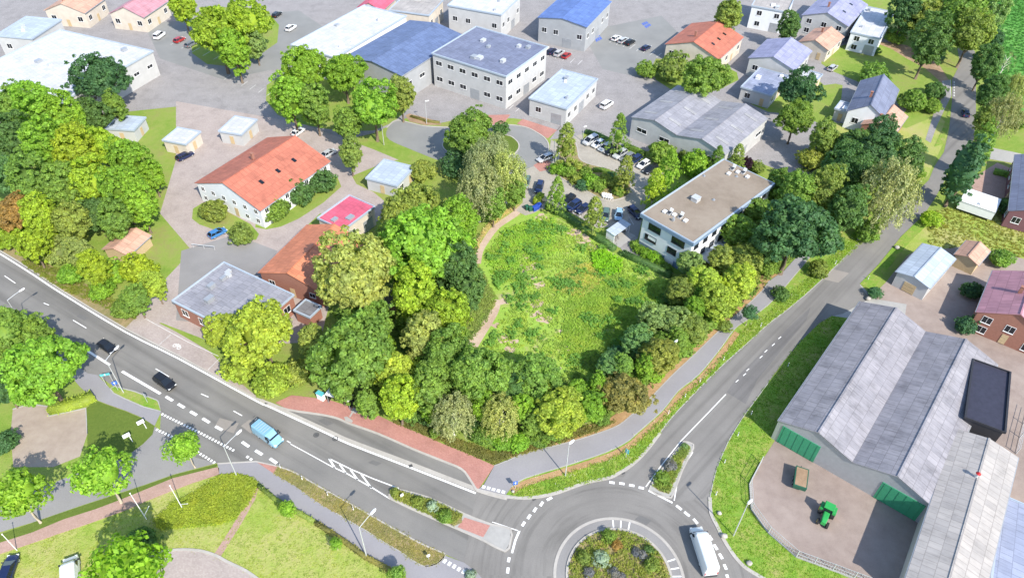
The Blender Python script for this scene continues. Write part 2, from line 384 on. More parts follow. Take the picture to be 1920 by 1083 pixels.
def m_leaf(name, trans=0.35, var=0.45, warm=(1.35, 1.15, 0.6), sc=0.9):
    """Foliage: the object's own colour, varied leaf by leaf and sprig by sprig."""
    m, nt, bs = newmat(name); oi = N(nt, 'ShaderNodeObjectInfo'); ge = N(nt, 'ShaderNodeNewGeometry')
    c = oi.outputs['Color']
    c = mix(nt, c, ramp(nt, ge.outputs['Random Per Island'], [(0.0, 1 - var), (0.5, 1.0), (1.0, 1 + var * 0.9)]), 1.0, 'MULTIPLY')
    n = noise(nt, ge.outputs['Position'], sc, 3, 0.6)
    c = mix(nt, c, mix(nt, c, warm, 1.0, 'MULTIPLY'), ramp(nt, n, [(0.45, 0.0), (0.7, 0.8)]))
    n2 = noise(nt, ge.outputs['Position'], 0.35, 2, 0.5)
    c = mix(nt, c, ramp(nt, n2, [(0.3, (0.84, 0.88, 0.9)), (0.7, (1.15, 1.12, 1.0))]), 1.0, 'MULTIPLY')
    nt.links.new(c, bs.inputs['Base Color']); bs.inputs['Roughness'].default_value = 0.55; bs.inputs['Specular IOR Level'].default_value = 0.25
    tr = N(nt, 'ShaderNodeBsdfTranslucent'); nt.links.new(mix(nt, c, (1.15, 1.25, 0.6), 1.0, 'MULTIPLY'), tr.inputs[0])
    mx = N(nt, 'ShaderNodeMixShader'); mx.inputs[0].default_value = trans
    nt.links.new(bs.outputs[0], mx.inputs[1]); nt.links.new(tr.outputs[0], mx.inputs[2])
    nt.links.new(mx.outputs[0], nt.nodes['Material Output'].inputs['Surface']); MATS[name] = m; return m
m_leaf('leaves', 0.5, 0.4, (1.22, 1.10, 0.75)); m_leaf('leaves_birch', 0.42, 0.4, (1.15, 1.08, 0.85)); m_leaf('hedge_leaves', 0.4, 0.3, (1.15, 1.1, 0.75), 1.5)
m_leaf('weeds', 0.5, 0.25, (1.25, 1.08, 0.95), 0.22)
m_plain('render_pale', (0.46, 0.46, 0.455), 0.85, var=0.1, scale=0.5)
m_plain('render_grey', (0.33, 0.34, 0.35), 0.8, var=0.1, scale=0.5)
m_ground('litter', [(0.3, (0.26, 0.17, 0.08)), (0.5, (0.38, 0.24, 0.12)), (0.7, (0.46, 0.32, 0.17))], s1=0.3, s2=1.5, s3=8)
M = MATS
# ---------------------------------------------------------------- foliage meshes
def leaf_verts(C, Nn, size, rng, aspect=0.62, axis=None):
    n = len(C); Nn = Nn / (np.linalg.norm(Nn, axis=1, keepdims=True) + 1e-9)
    r = rng.normal(size=(n, 3)) if axis is None else axis + 0.25 * rng.normal(size=(n, 3))
    t = r - (r * Nn).sum(1, keepdims=True) * Nn; t /= (np.linalg.norm(t, axis=1, keepdims=True) + 1e-9)
    b = np.cross(Nn, t); s = (size * (0.65 + 0.7 * rng.random(n)))[:, None]
    f = Nn * s * 0.10
    V = np.stack([C - t * s * 0.5 - f, C - b * s * 0.5 * aspect + t * s * 0.08, C + t * s * 0.5 - f, C + b * s * 0.5 * aspect + t * s * 0.08], axis=1)
    return V.reshape(-1, 3)
def mesh_np(name, V, extra=None, mats=()):
    """Leaf quads V (4 rows each) plus an optional MB."""
    nq = len(V) // 4; ev = extra.v if extra else []; ef = extra.f if extra else []
    me = bpy.data.meshes.new(name); allv = np.concatenate([V, np.array(ev, float).reshape(-1, 3)]) if ev else V
    me.vertices.add(len(allv)); me.vertices.foreach_set('co', allv.astype(np.float32).ravel())
    lt = [4] * nq + [len(f) for f in ef]; nl = sum(lt)
    idx = np.concatenate([np.arange(nq * 4), np.array([4 * nq + i for f in ef for i in f], int)]) if ef else np.arange(nq * 4)
    me.loops.add(nl); me.loops.foreach_set('vertex_index', idx.astype(np.int32))
    me.polygons.add(len(lt)); st = np.concatenate([[0], np.cumsum(lt)[:-1]])
    me.polygons.foreach_set('loop_start', st.astype(np.int32)); me.polygons.foreach_set('loop_total', np.array(lt, np.int32))
    for m in mats: me.materials.append(m)
    me.update(calc_edges=True); me.validate(); return me
def sph(rng, n, up=0.0):
    v = rng.normal(size=(n, 3)); v /= np.linalg.norm(v, axis=1, keepdims=True); v[:, 2] += up
    return v / np.linalg.norm(v, axis=1, keepdims=True)
def lumpy(mb, c, r, rng, sq=(1, 1, 1), seg=10, rings=7):
    k = len(mb.v); mb.ball(c, r, seg, rings, sq)
    for i in range(k, len(mb.v)):
        v = mb.v[i]; s = 0.82 + 0.3 * rng.random(); mb.v[i] = tuple(c[j] + (v[j] - c[j]) * s for j in range(3))

def crown_blobs(seed, R, H, zc, nb, nl, leaf, rb=(0.20, 0.32), shape='round', core=0.57, spread=0.55, jit=0.5):
    """Crown of leafy sprigs: nb sprigs spread through an uneven outline, nl leaves each."""
    rng = np.random.default_rng(seed); D = sph(rng, nb * 3, 0.28)
    # lobes make the outline uneven
    lob = sph(rng, 7, 0.1); amp = 0.5 + rng.random(7)
    g = np.zeros(len(D))
    for l, a in zip(lob, amp): g += a * np.exp(-6 * (1 - D @ l))
    rad = 0.64 + 0.42 * g / g.max() + 0.07 * rng.normal(size=len(D))
    out_ = rng.random(len(D)) < .25; rad = np.where(out_, rad * 1.19, rad)
    # keep sprigs apart
    keep = []
    for i in range(len(D)):
        if all(np.linalg.norm(D[i] - D[j]) > 1.9 / math.sqrt(nb) for j in keep): keep.append(i)
        if len(keep) >= nb: break
    extra = [i for i in range(len(D)) if i not in keep][:max(0, nb - len(keep))]
    Cs, Ns = [], []
    for i in keep + extra:
        d = D[i]; q = rad[i] if i in keep else rad[i] * (0.5 + 0.4 * rng.random())
        if shape == 'cone':
            u = (d[2] + 1) / 2; w = (1 - u) ** 0.75 * 1.05 + 0.12; hv = d[:2] / (np.linalg.norm(d[:2]) + 1e-6)
            c = np.array([hv[0] * R * w * q * min(1, np.linalg.norm(d[:2]) + .35), hv[1] * R * w * q * min(1, np.linalg.norm(d[:2]) + .35), zc + H * d[2]])
        elif shape == 'oval':
            c = np.array([d[0] * R * q * 0.9, d[1] * R * q * 0.9, zc + H * d[2] * q])
        else:
            c = np.array([d[0] * R * q, d[1] * R * q, zc + H * (d[2] * q if d[2] > -0.2 else -0.2 * q + (d[2] + .2) * .4)])
        r = R * (rb[0] + (rb[1] - rb[0]) * rng.random()) * (.7 if out_[i] else 1); m = int(nl * (r / (R * rb[1])) ** 2 + 8)
        nrm = sph(rng, m); out = np.array([d[0], d[1], max(d[2], 0) + 0.35]); out /= np.linalg.norm(out)
        nrm = nrm + out * spread; nrm /= np.linalg.norm(nrm, axis=1, keepdims=True)
        P = c + nrm * (r * (0.55 + 0.5 * rng.random(m)))[:, None] * np.array([1.05, 1.05, 0.85])
        Cs.append(P); Ns.append(nrm + out * 0.3 + np.array([0, 0, .25]) + rng.normal(size=(m, 3)) * jit)
    C = np.concatenate(Cs); Nn = np.concatenate(Ns)
    V = leaf_verts(C, Nn, leaf, rng)
    mb = None
    if core:
        mb = MB(); sq = (1, 1, H / R)
        lumpy(mb, (0, 0, zc + (0 if shape != 'cone' else -H * .25)), R * core * (1 if shape != 'cone' else .62), rng, sq if shape != 'cone' else (1, 1, H / R * 1.2))
    return V, mb
def trunk_mb(seed, h, r, ztop, R, limbs=6, lean=0.0, fork=0.35):
    rnd = random.Random(seed); mb = MB()
    mb.tube([(0, 0, -0.1), (lean * .2, 0, h * .3), (lean * .5, rnd.uniform(-.1, .1), h * .65), (lean, 0, ztop)], [r * 1.25, r, r * .8, r * .3], 8)
    for i in range(limbs):
        a = 2 * math.pi * (i + rnd.random() * .6) / limbs; z0 = h * (fork + 0.4 * rnd.random()); L = R * rnd.uniform(.55, .85); z1 = z0 + (ztop - z0) * rnd.uniform(.45, .9)
        mb.tube([(0, 0, z0), (math.cos(a) * L * .45, math.sin(a) * L * .45, z0 + (z1 - z0) * .6), (math.cos(a) * L, math.sin(a) * L, z1)], [r * .5, r * .32, r * .1], 5)
    return mb
def crown_birch(seed, R, H, zc, ns, leaf):
    """Hanging strands of small leaves below arching branches."""
    rng = np.random.default_rng(seed); Cs, Ns = [], []
    for i in range(ns):
        d = sph(rng, 1, 0.45)[0]; q = 0.45 + 0.6 * rng.random() ** .6
        top = np.array([d[0] * R * q, d[1] * R * q, zc + H * d[2] * q]); L = rng.uniform(1.0, 3.2) * R / 4.5; m = 34
        u = rng.random(m); out = np.array([d[0], d[1], 0])
        P = top + out * 0.5 * u[:, None] + np.outer(u, [0, 0, -L]) + rng.normal(size=(m, 3)) * 0.20
        Cs.append(P); Ns.append(out * 0.9 + np.array([0, 0, .5]) + rng.normal(size=(m, 3)) * .6)
    C = np.concatenate(Cs); V = leaf_verts(C, np.concatenate(Ns), leaf, rng, 0.5, axis=np.array([0, 0, 1.0]))
    return V
def birch_trunk(seed, h, r, zc, R, H):
    rnd = random.Random(seed); mb = MB()
    mb.tube([(0, 0, -.1), (.1, .05, h * .35), (-.05, .1, h * .7), (.1, 0, zc + H * .8)], [r * 1.2, r, r * .7, r * .15], 8)
    for i in range(13):
        a = 2.4 * i + rnd.random(); z0 = h * (.3 + .05 * i); L = R * rnd.uniform(.6, 1.0) * (1.05 - .03 * i)
        mb.tube([(0, 0, z0), (math.cos(a) * L * .5, math.sin(a) * L * .5, z0 + L * .75), (math.cos(a) * L * .95, math.sin(a) * L * .95, z0 + L * .72)], [r * .4, r * .26, r * .06], 5)
    return mb

PROTO = {}
def proto(key, name, V, core, trunk, bark, R, zc, leafmat='leaves'):
    cm = mesh_np('crown', V, core, [M[leafmat]]); tm = trunk.mesh('trunk', M[bark], smooth_=True) if trunk else None
    PROTO.setdefault(key, []).append((name, cm, tm, R, zc))
for s in (1, 2, 3):
    V, c = crown_blobs(s, 5.5, 5.0, 8.6, 150, 120, 0.52, rb=(.11, .22)); proto('broad', 'broadleaf_tree', V, c, trunk_mb(s, 7, .33, 9.5, 5.5), 'bark', 5.3, 8.6)
for s in (11, 12, 13):
    V, c = crown_blobs(s, 4.5, 5.6, 8.3, 140, 90, 0.48, rb=(.11, .22), shape='oval'); proto('tall', 'broadleaf_tree', V, c, trunk_mb(s, 7, .26, 10, 4.5), 'bark', 4.5, 8.3)
for s in (21, 22):
    V = crown_birch(s, 4.6, 6.0, 8.8, 330, 0.40); proto('birch', 'birch_tree', V, None, birch_trunk(s, 9, .22, 8.8, 4.6, 6.0), 'bark_birch', 4.6, 8.8, 'leaves_birch')
for s in (31, 32):
    V, c = crown_blobs(s, 2.3, 4.0, 5.2, 90, 32, 0.34, rb=(.16, .28), shape='cone'); proto('cone', 'hornbeam_tree', V, c, trunk_mb(s, 3.5, .13, 6.5, 2.0, 5, fork=.4), 'bark_light', 2.3, 5.2)
for s in (41, 42):
    V, c = crown_blobs(s, 2.6, 2.3, 5.4, 60, 42, 0.36, rb=(.2, .32), core=.6); proto('young', 'young_tree', V, c, trunk_mb(s, 4, .13, 6.2, 2.4, 5, fork=.6), 'bark_light', 2.6, 5.4)
for s in (51, 52, 53):
    V, c = crown_blobs(s, 3.0, 2.3, 1.9, 90, 42, 0.44, rb=(.15, .27), core=.7); proto('bush', 'shrub', V, c, trunk_mb(s, 1.4, .12, 2.6, 2.4, 7, fork=.05), 'bark', 3.0, 1.9)
for s in (61, 62):
    V, c = crown_blobs(s, 1.0, .8, .62, 30, 34, 0.22, rb=(.25, .42), core=.7); proto('small', 'shrub', V, c, None, 'bark', 1.0, .62)
for s in (71, 72):
    V, c = crown_blobs(s, 3.2, 7.5, 8.0, 170, 34, 0.46, rb=(.12, .2), shape='oval', core=.7); proto('column', 'columnar_tree', V, c, trunk_mb(s, 6, .3, 12, 2.5, 7, fork=.1), 'bark', 3.2, 8.0)
for s in (81,):
    rng = np.random.default_rng(s); V = crown_birch(s, 3.0, 4.0, 6.5, 14, .3); proto('bare', 'bare_tree', V, None, birch_trunk(s, 7, .2, 6.5, 3.2, 4.2), 'bark_birch', 3.0, 6.5, 'leaves_birch')

COLS = dict(lime=(0.36, 0.48, 0.05), bright=(0.25, 0.43, 0.055), mid=(0.225, 0.36, 0.075), dark=(0.125, 0.235, 0.075), deep=(0.09, 0.19, 0.08), olive=(0.27, 0.35, 0.085), pale=(0.37, 0.43, 0.13), yellow=(0.39, 0.49, 0.075), gold=(0.32, 0.37, 0.09), brown=(0.28, 0.26, 0.085), blue=(0.18, 0.34, 0.13), grey=(0.27, 0.39, 0.14), birch=(0.34, 0.37, 0.18), willow=(0.4, 0.44, 0.15), purple=(0.05, 0.02, 0.04), fresh=(0.27, 0.47, 0.04), silver=(0.38, 0.48, 0.4), lavender=(0.25, 0.26, 0.31), teal=(0.1, 0.22, 0.11), rust=(0.42, 0.28, 0.1))
rnd_t = random.Random(5); TCNT = {}
def T(kind, px, py, r, col, label, group=None, zs=1.0, cat=None):
    """Tree whose crown centre the photograph shows at (px, py) with a crown r pixels across from the middle."""
    ps = PROTO[kind]; k = TCNT.get(kind, 0); TCNT[kind] = k + 1
    name, cm, tm, R, zc = ps[k % len(ps)]
    if group and group[:5] in ('trees', 'bushe', 'under') and py > 380 and 600 < px < 1420 and r > 15: r *= (1.10 if px < 940 else 1.06); zs *= (1.0 if px < 940 else .68)
    if kind == 'cone': r *= 1.1
    if kind == 'small': r *= 1.15
    s = 1.0
    for _ in range(4):
        p = G(px, py, zc * s * zs); s = r * mpp(p) / R
    p.z = 0.0
    t = thing(name, p, label, cat or ('tree' if tm and kind != 'bush' else 'shrub'), group, rz=rnd_t.uniform(0, 6.28))
    t.scale = (s, s, s * zs)
    c = bpy.data.objects.new('crown' if tm and kind != 'bush' else 'foliage', cm); COL.objects.link(c); c.parent = t
    b = COLS[col]; j = rnd_t.uniform(.9, 1.1); g = rnd_t.uniform(-.06, .06)
    c.color = (b[0] * j * (1 + g), b[1] * j, b[2] * j * (1 - g), 1)
    if tm:
        q = bpy.data.objects.new('trunk' if kind != 'bush' else 'stem', tm); COL.objects.link(q); q.parent = t
    return t

def inside(P, poly):
    x, y = P[:, 0], P[:, 1]; n = len(poly); c = np.zeros(len(P), bool); j = n - 1
    for i in range(n):
        xi, yi = poly[i][0], poly[i][1]; xj, yj = poly[j][0], poly[j][1]
        if yi != yj: c ^= ((yi > y) != (yj > y)) & (x < (xj - xi) * (y - yi) / (yj - yi) + xi)
        j = i
    return c
def scatter(poly, n, rng, clump=None, crad=2.0):
    P = np.array([(p[0], p[1]) for p in poly]); lo, hi = P.min(0), P.max(0); out = np.zeros((0, 2))
    while len(out) < n:
        if clump is None: q = lo + (hi - lo) * rng.random((n * 2, 2))
        else:
            c = clump[rng.integers(0, len(clump), n * 2)]; q = c[:, :2] + rng.normal(size=(n * 2, 2)) * (crad * c[:, 2:3] if c.shape[1] > 2 else crad)
        out = np.concatenate([out, q[inside(q, poly)]])
    return out[:n]
def plants(name, poly, n, color, label, size=0.35, h=0.3, seed=0, mat='weeds', clumps=0, crad=1.4, z=0.0, cat='grass', spread=0.16, per=5, kind='stuff', group=None):
    rng = np.random.default_rng(seed); cl = None
    if clumps:
        c = scatter(poly, clumps, rng); cl = np.concatenate([c, 0.4 + 1.1 * rng.random((clumps, 1))], axis=1)
    P = scatter(poly, n, rng, cl, crad); P = np.repeat(P, per, axis=0)
    m = len(P); P = P + rng.normal(size=(m, 2)) * spread
    hh = h * (0.25 + 0.75 * rng.random(m)) * (1 if cl is None else 1)
    C = np.column_stack([P, z + hh]); Nn = rng.normal(size=(m, 3)) * .5 + np.array([0.25, -0.35, 1.0])
    me = mesh_np(name, leaf_verts(C, Nn, size, rng, .55), None, [M[mat]])
    o = bpy.data.objects.new(name, me); COL.objects.link(o); o.color = rgba(color); tag(o, label, cat, group, kind=kind); return o
def hedge(pts_px, w, h, col, label, seed=1, leaf=.26, dens=26, cat='hedge', closed=False, group=None, world_pts=None):
    P = world_pts or [G(*p) for p in pts_px]; rng = np.random.default_rng(seed); mb = MB()
    mb.bar(P, w * .8, 0, h * .9, closed=closed)
    Cs, Ns = [], []
    for a, b in zip(P[:-1], P[1:]):
        d = (b - a); L = d.length; d = d.normalized(); nn = Vector((-d.y, d.x, 0)); n = int(L * dens * (w + 2 * h) / 2)
        u = rng.random(n) * L; f = rng.random(n) * (w + 2 * h)
        for i in range(n):
            if f[i] < w: off, z, nv = f[i] - w / 2, h, (0, 0, 1)
            elif f[i] < w + h: off, z, nv = -w / 2, f[i] - w, (-nn.x, -nn.y, .3)
            else: off, z, nv = w / 2, f[i] - w - h, (nn.x, nn.y, .3)
            Cs.append((a.x + d.x * u[i] + nn.x * off, a.y + d.y * u[i] + nn.y * off, z)); Ns.append(nv)
    C = np.array(Cs) + rng.normal(size=(len(Cs), 3)) * .07; Nn = np.array(Ns) + rng.normal(size=(len(Cs), 3)) * .45
    me = mesh_np('hedge', leaf_verts(C, Nn, leaf, rng), mb, [M['hedge_leaves']])
    o = bpy.data.objects.new('hedge', me); COL.objects.link(o); o.color = rgba(COLS[col]); tag(o, label, cat, group); return o

# ---------------------------------------------------------------- ground
def sheet(name, px, z, mat, sm=0, world_pts=None):
    pts = world_pts or GP(smooth(px, sm, True) if sm else px); mb = MB(); mb.poly(pts, z); return struct(mb.build(name, M[mat]))
def slab(name, px, z, mat, sm=0, world_pts=None):
    pts = world_pts or GP(smooth(px, sm, True) if sm else px); mb = MB(); mb.prism(pts, -0.05, z); return struct(mb.build(name, M[mat]))
def kerb(px, w=0.28, h=0.13, closed=False, sm=4, mat='kerb_stone', side=0.0, name='kerb'):
    pts = GP(smooth(px, sm, closed) if sm else px); mb = MB(); mb.bar(pts, w, -0.03, h, closed, side); return struct(mb.build(name, M[mat]))

g = MB(); g.add([(-3000, -500, 0), (3000, -500, 0), (3000, 5000, 0), (-3000, 5000, 0)], [(0, 1, 2, 3)]); struct(g.build('ground', M['grass_base']))

# the town and the yards
sheet('commercial_paving', [(-150, -60), (1420, -60), (1760, 130), (1600, 330), (1490, 330), (1330, 270), (1200, 285), (1090, 245), (1030, 250), (980, 222), (760, 222), (700, 250), (560, 280), (330, 200), (-150, 250)], .006, 'paving_grey')
sheet('town_asphalt', [(270, 45), (560, 20), (620, 60), (560, 120), (420, 150), (300, 110)], .010, 'asphalt_loop')
sheet('town_asphalt', [(1090, 60), (1240, 30), (1300, 90), (1220, 150), (1130, 130)], .010, 'asphalt_loop')
sheet('plaza', [(330, 190), (560, 230), (700, 280), (820, 330), (700, 420), (600, 400), (430, 560), (200, 640), (360, 470), (300, 400), (330, 300)], .008, 'paving_rose')
sheet('forecourt', [(250, 610), (330, 560), (440, 480), (620, 560), (600, 640), (420, 650), (290, 600)], .011, 'paving_rose')
sheet('grey_yard', [(330, 600), (340, 470), (440, 440), (520, 470), (480, 560), (420, 610)], .012, 'asphalt_side')
sheet('brick_square', [(770, 222), (765, 160), (860, 150), (1000, 210), (1060, 225), (1045, 245), (980, 224), (900, 215), (820, 232)], .014, 'paving_grey')
sheet('red_band', [(885, 222), (903, 216), (957, 215), (942, 236), (880, 236)], .018, 'paving_red')
sheet('red_band', [(980, 223), (1045, 244), (1027, 260), (1005, 246), (969, 232)], .018, 'paving_red')
sheet('dry_strip', [(760, 217), (767, 213), (824, 228), (828, 234), (797, 235), (768, 228)], .02, 'soil')
sheet('delivery_road', [(1030, 262), (1060, 225), (1100, 200), (1180, 235), (1170, 262), (1100, 250), (1082, 256)], .014, 'paving_grey')
# cul-de-sac loop
loop = [(725, 245), (742, 226), (767, 230), (800, 237), (860, 238), (900, 236), (945, 233), (983, 238), (1007, 249), (1023, 261), (1029, 275), (1027, 289), (1018, 300), (1000, 312), (980, 318), (940, 330), (880, 320), (820, 300), (770, 280), (730, 262)]
sheet('loop_road', loop, .022, 'asphalt_loop', sm=3)
kerb([(725, 240), (742, 226), (767, 230), (800, 237), (860, 239), (905, 237), (945, 234), (983, 238), (1007, 249), (1023, 261), (1029, 275), (1026, 290)], .35, .12)
slab('loop_island', [(840, 262), (900, 252), (950, 254), (966, 262), (973, 272), (970, 283), (955, 292), (900, 298), (850, 290), (830, 275)], .12, 'lawn_flat', sm=3)
kerb([(840, 262), (900, 252), (950, 254), (966, 262), (973, 272), (970, 283), (955, 292), (900, 298), (850, 290), (830, 275)], .3, .14, closed=True)
# office car park
sheet('car_park', [(968, 395), (980, 380), (983, 340), (975, 322), (1000, 312), (1022, 298), (1030, 285), (1033, 262), (1045, 268), (1088, 252), (1117, 258), (1200, 292), (1245, 322), (1225, 350), (1205, 400), (1196, 445), (1182, 436), (1150, 425), (1110, 428), (1080, 408), (1045, 390), (1015, 392), (1000, 400), (985, 404)], .026, 'paving_beige')
sheet('red_band', [(1000, 310), (1022, 298), (1034, 304), (1028, 318), (1012, 322)], .031, 'paving_red')
bed = [(1029, 318), (1046, 303), (1050, 268), (1062, 255), (1076, 262), (1083, 280), (1086, 297), (1101, 307), (1133, 315), (1155, 322), (1178, 336), (1183, 350), (1181, 363), (1169, 371), (1148, 376), (1129, 374), (1106, 362), (1070, 345), (1051, 333)]
slab('planting_bed', bed, .14, 'verge_brown', sm=3); kerb(bed, .3, .16, closed=True, sm=3)
slab('lawn', [(1092, 250), (1112, 255), (1200, 290), (1235, 300), (1250, 325), (1215, 318), (1190, 297), (1120, 266), (1092, 262)], .10, 'verge_grass')
slab('lawn', [(1052, 392), (1075, 402), (1110, 422), (1150, 448), (1140, 462), (1090, 432), (1030, 400)], .10, 'verge_grass')
slab('lawn', [(1183, 455), (1200, 462), (1285, 515), (1262, 512), (1190, 470)], .10, 'verge_grass')
slab('footpath', [(1153, 452), (1180, 438), (1196, 446), (1183, 460), (1188, 470), (1262, 512), (1250, 520), (1170, 474)], .07, 'paving_grey')
sheet('parking_bays', [(1168, 430), (1180, 408), (1205, 408), (1196, 446)], .030, 'asphalt_side')
# the open meadow and the paths around it
field = [(985, 400), (1010, 395), (1035, 400), (1090, 436), (1150, 473), (1255, 522), (1240, 600), (1150, 660), (1100, 710), (1030, 730), (950, 690), (890, 660), (915, 610), (935, 560), (900, 510), (895, 470), (920, 430)]
FIELD = GP(field)
sheet('meadow_ground', field, .014, 'meadow')
sheet('dry_strip', [(975, 388), (985, 372), (1000, 385), (945, 428), (910, 470), (905, 440), (940, 410)], .012, 'lawn_dry')
mb = MB(); mb.strip(GP(smooth([(1000, 372), (980, 388), (960, 405), (930, 426), (911, 451), (900, 471), (896, 494)], 4)), 2.0, .024, w2=1.3); struct(mb.build('dirt_path', M['dirt_path']))
mb = MB(); mb.strip(GP(smooth([(934, 562), (926, 586), (907, 615), (885, 648)], 4)), 1.3, .024, w2=2.3); struct(mb.build('dirt_path', M['dirt_path']))
for i, (x, y, r) in enumerate([(975, 505, 9), (1003, 500, 7), (998, 520, 5), (1012, 535, 8), (1008, 570, 8), (1022, 598, 8), (1012, 586, 5), (942, 636, 9), (965, 640, 6), (1048, 620, 5), (1075, 436, 9), (1090, 448, 10), (1110, 463, 8), (1035, 728, 7), (944, 565, 7), (1002, 590, 5), (1064, 655, 5), (1016, 408, 7), (958, 655, 7), (985, 480, 5), (1040, 690, 6), (1170, 560, 4), (1130, 470, 6), (1148, 482, 6), (930, 610, 5)]):
    rr = random.Random(i); pts = [(x + r * 1.9 * rr.uniform(.45, 1.2) * math.cos(a * .628), y + r * 1.0 * rr.uniform(.45, 1.2) * math.sin(a * .628)) for a in range(10)]
    sheet('bare_soil', pts, .019, 'dirt_path', sm=3)
# ---- main road, roundabout, east road, side road
def circ(r, a0=0, a1=360, n=96): return [Vector((RB.x + r * math.cos(math.radians(a0 + (a1 - a0) * i / n)), RB.y + r * math.sin(math.radians(a0 + (a1 - a0) * i / n)), 0)) for i in range(n + (0 if a1 - a0 == 360 else 1))]
main_n = [(-140, 395), (-60, 437), (0, 470), (30, 487), (64, 509), (115, 544), (235, 616), (335, 667), (480, 747), (507, 756), (540, 768), (600, 777), (632, 784), (655, 794), (709, 813), (775, 842), (830, 864), (865, 879), (880, 897), (893, 918)]
main_s = [(960, 1130), (905, 1085), (895, 1073), (870, 1054), (832, 1037), (792, 1020), (755, 1000), (695, 966), (640, 935), (600, 913), (553, 886), (521, 873), (480, 864), (408, 868), (340, 850), (300, 806), (302, 771), (294, 749), (253, 733), (213, 724), (183, 703), (165, 700), (120, 668), (60, 628), (0, 590), (-100, 530), (-200, 470)]
sheet('main_road', main_n + [(893, 918), (947, 931), (1000, 980), (980, 1130)] + main_s[0:], .020, 'asphalt_main')
ring_n = [(893, 918), (945, 930), (992, 933), (1035, 926), (1060, 918), (1100, 904), (1140, 896), (1160, 887), (1185, 871), (1210, 847), (1237, 812)]
east_w = [(1237, 812), (1260, 782), (1310, 729), (1350, 689), (1397, 647), (1440, 608), (1477, 580), (1522, 542), (1565, 501), (1615, 451), (1660, 418), (1716, 363), (1742, 337), (1752, 312), (1770, 285), (1780, 240), (1785, 190), (1785, 150), (1800, 120), (1790, 60), (1760, 0)]
east_e = [(1800, -10), (1826, 60), (1830, 142), (1830, 210), (1826, 260), (1821, 278), (1800, 300), (1776, 318), (1773, 335), (1754, 370), (1732, 403), (1690, 443), (1647, 496), (1612, 534), (1630, 560), (1580, 588), (1560, 592), (1535, 607), (1502, 639), (1470, 677), (1440, 718), (1417, 749), (1395, 779), (1374, 812)]
ring_e = [(1374, 812), (1360, 839), (1342, 884), (1331, 932), (1333, 962), (1345, 987), (1360, 1017), (1385, 1052), (1410, 1072), (1470, 1105)]
sheet('roundabout', ring_n + [(1374, 812)][:0] + [(1300, 850), (1342, 884)] + ring_e[3:] + [(1420, 1180), (1250, 1240), (1050, 1240), (900, 1140), (895, 1073), (870, 1054)], .024, 'asphalt_ring')
sheet('east_road', east_w + east_e + ring_e[1:4] + [(1250, 945), (1160, 905)], .028, 'asphalt_east')
side_n = [(290, 799), (286, 814), (268, 832), (245, 849), (228, 860), (150, 884), (75, 915), (0, 945), (-100, 985)]
side_s = [(-100, 1035), (0, 997), (60, 979), (147, 949), (217, 926), (272, 908), (325, 889), (405, 868)]
sheet('side_road', [(300, 806), (290, 799)] + side_n[1:] + side_s + [(408, 868), (350, 848)], .016, 'asphalt_side')
sheet('farm_drive', [(1560, 592), (1580, 586), (1612, 532), (1640, 560), (1700, 570), (1690, 640), (1620, 600)], .012, 'concrete')
for i, q in enumerate([[(402, 800), (412, 783), (448, 793), (438, 812)], [(452, 798), (468, 786), (485, 796), (470, 812)], [(1545, 500), (1592, 512), (1572, 530), (1528, 520)]]):
    sheet('road_patch', q, .0325, 'asphalt_patch')
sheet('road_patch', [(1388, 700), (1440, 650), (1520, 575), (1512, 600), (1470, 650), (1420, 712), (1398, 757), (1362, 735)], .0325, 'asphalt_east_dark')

for q in [[(596, 788), (608, 784), (626, 793), (613, 798)], [(700, 862), (716, 868), (706, 873), (690, 867)], [(1200, 965), (1222, 975), (1212, 984), (1190, 973)], [(150, 588), (166, 596), (158, 601), (143, 593)]]: sheet('road_patch', q, .0335, 'asphalt_new')
# pavements and verges (real kerb steps)
slab('bus_stop_paving', [(517, 755), (547, 741), (615, 749), (655, 762), (695, 772), (730, 789), (785, 812), (830, 832), (880, 852), (927, 873), (897, 917), (893, 918), (880, 897), (865, 879), (830, 864), (775, 842), (709, 813), (655, 794), (632, 784), (600, 777), (540, 768)], .12, 'paving_red')
kerb(main_n[8:], .35, .135, sm=3)
slab('brick_bay', [(235, 616), (262, 588), (330, 622), (395, 660), (430, 700), (480, 742), (480, 747), (335, 667)], .10, 'paving_rose')
kerb([(-60, 437), (0, 470), (64, 509), (115, 544), (235, 616), (335, 667), (480, 747)], .3, .13, sm=2)
slab('grass_verge', [(-60, 437), (-40, 425), (60, 480), (130, 515), (262, 588), (235, 616), (115, 544), (30, 487)], .09, 'verge_brown')
cyc = [(897, 917), (907, 909), (927, 873), (960, 860), (985, 849), (1067, 829), (1122, 812), (1160, 797), (1185, 777), (1212, 754), (1260, 704), (1305, 662), (1360, 609), (1410, 564), (1427, 547), (1440, 528), (1470, 508), (1500, 475), (1560, 425), (1600, 388), (1612, 392), (1572, 432), (1520, 480), (1480, 528), (1440, 572), (1400, 600), (1377, 617), (1350, 654), (1310, 702), (1272, 732), (1242, 769), (1194, 812), (1175, 828), (1135, 848), (1060, 873), (985, 896), (960, 912), (947, 929)]
slab('cycle_path', cyc, .11, 'path_lilac')
kerb(cyc[2:15], .18, .125, sm=3, mat='concrete'); kerb(cyc[22:37], .18, .125, sm=3, mat='concrete')
mb = MB(); mb.strip(GP(smooth(cyc[3:17], 3)), 2.0, .10, side=0.5); struct(mb.build('leaf_litter', M['litter']))
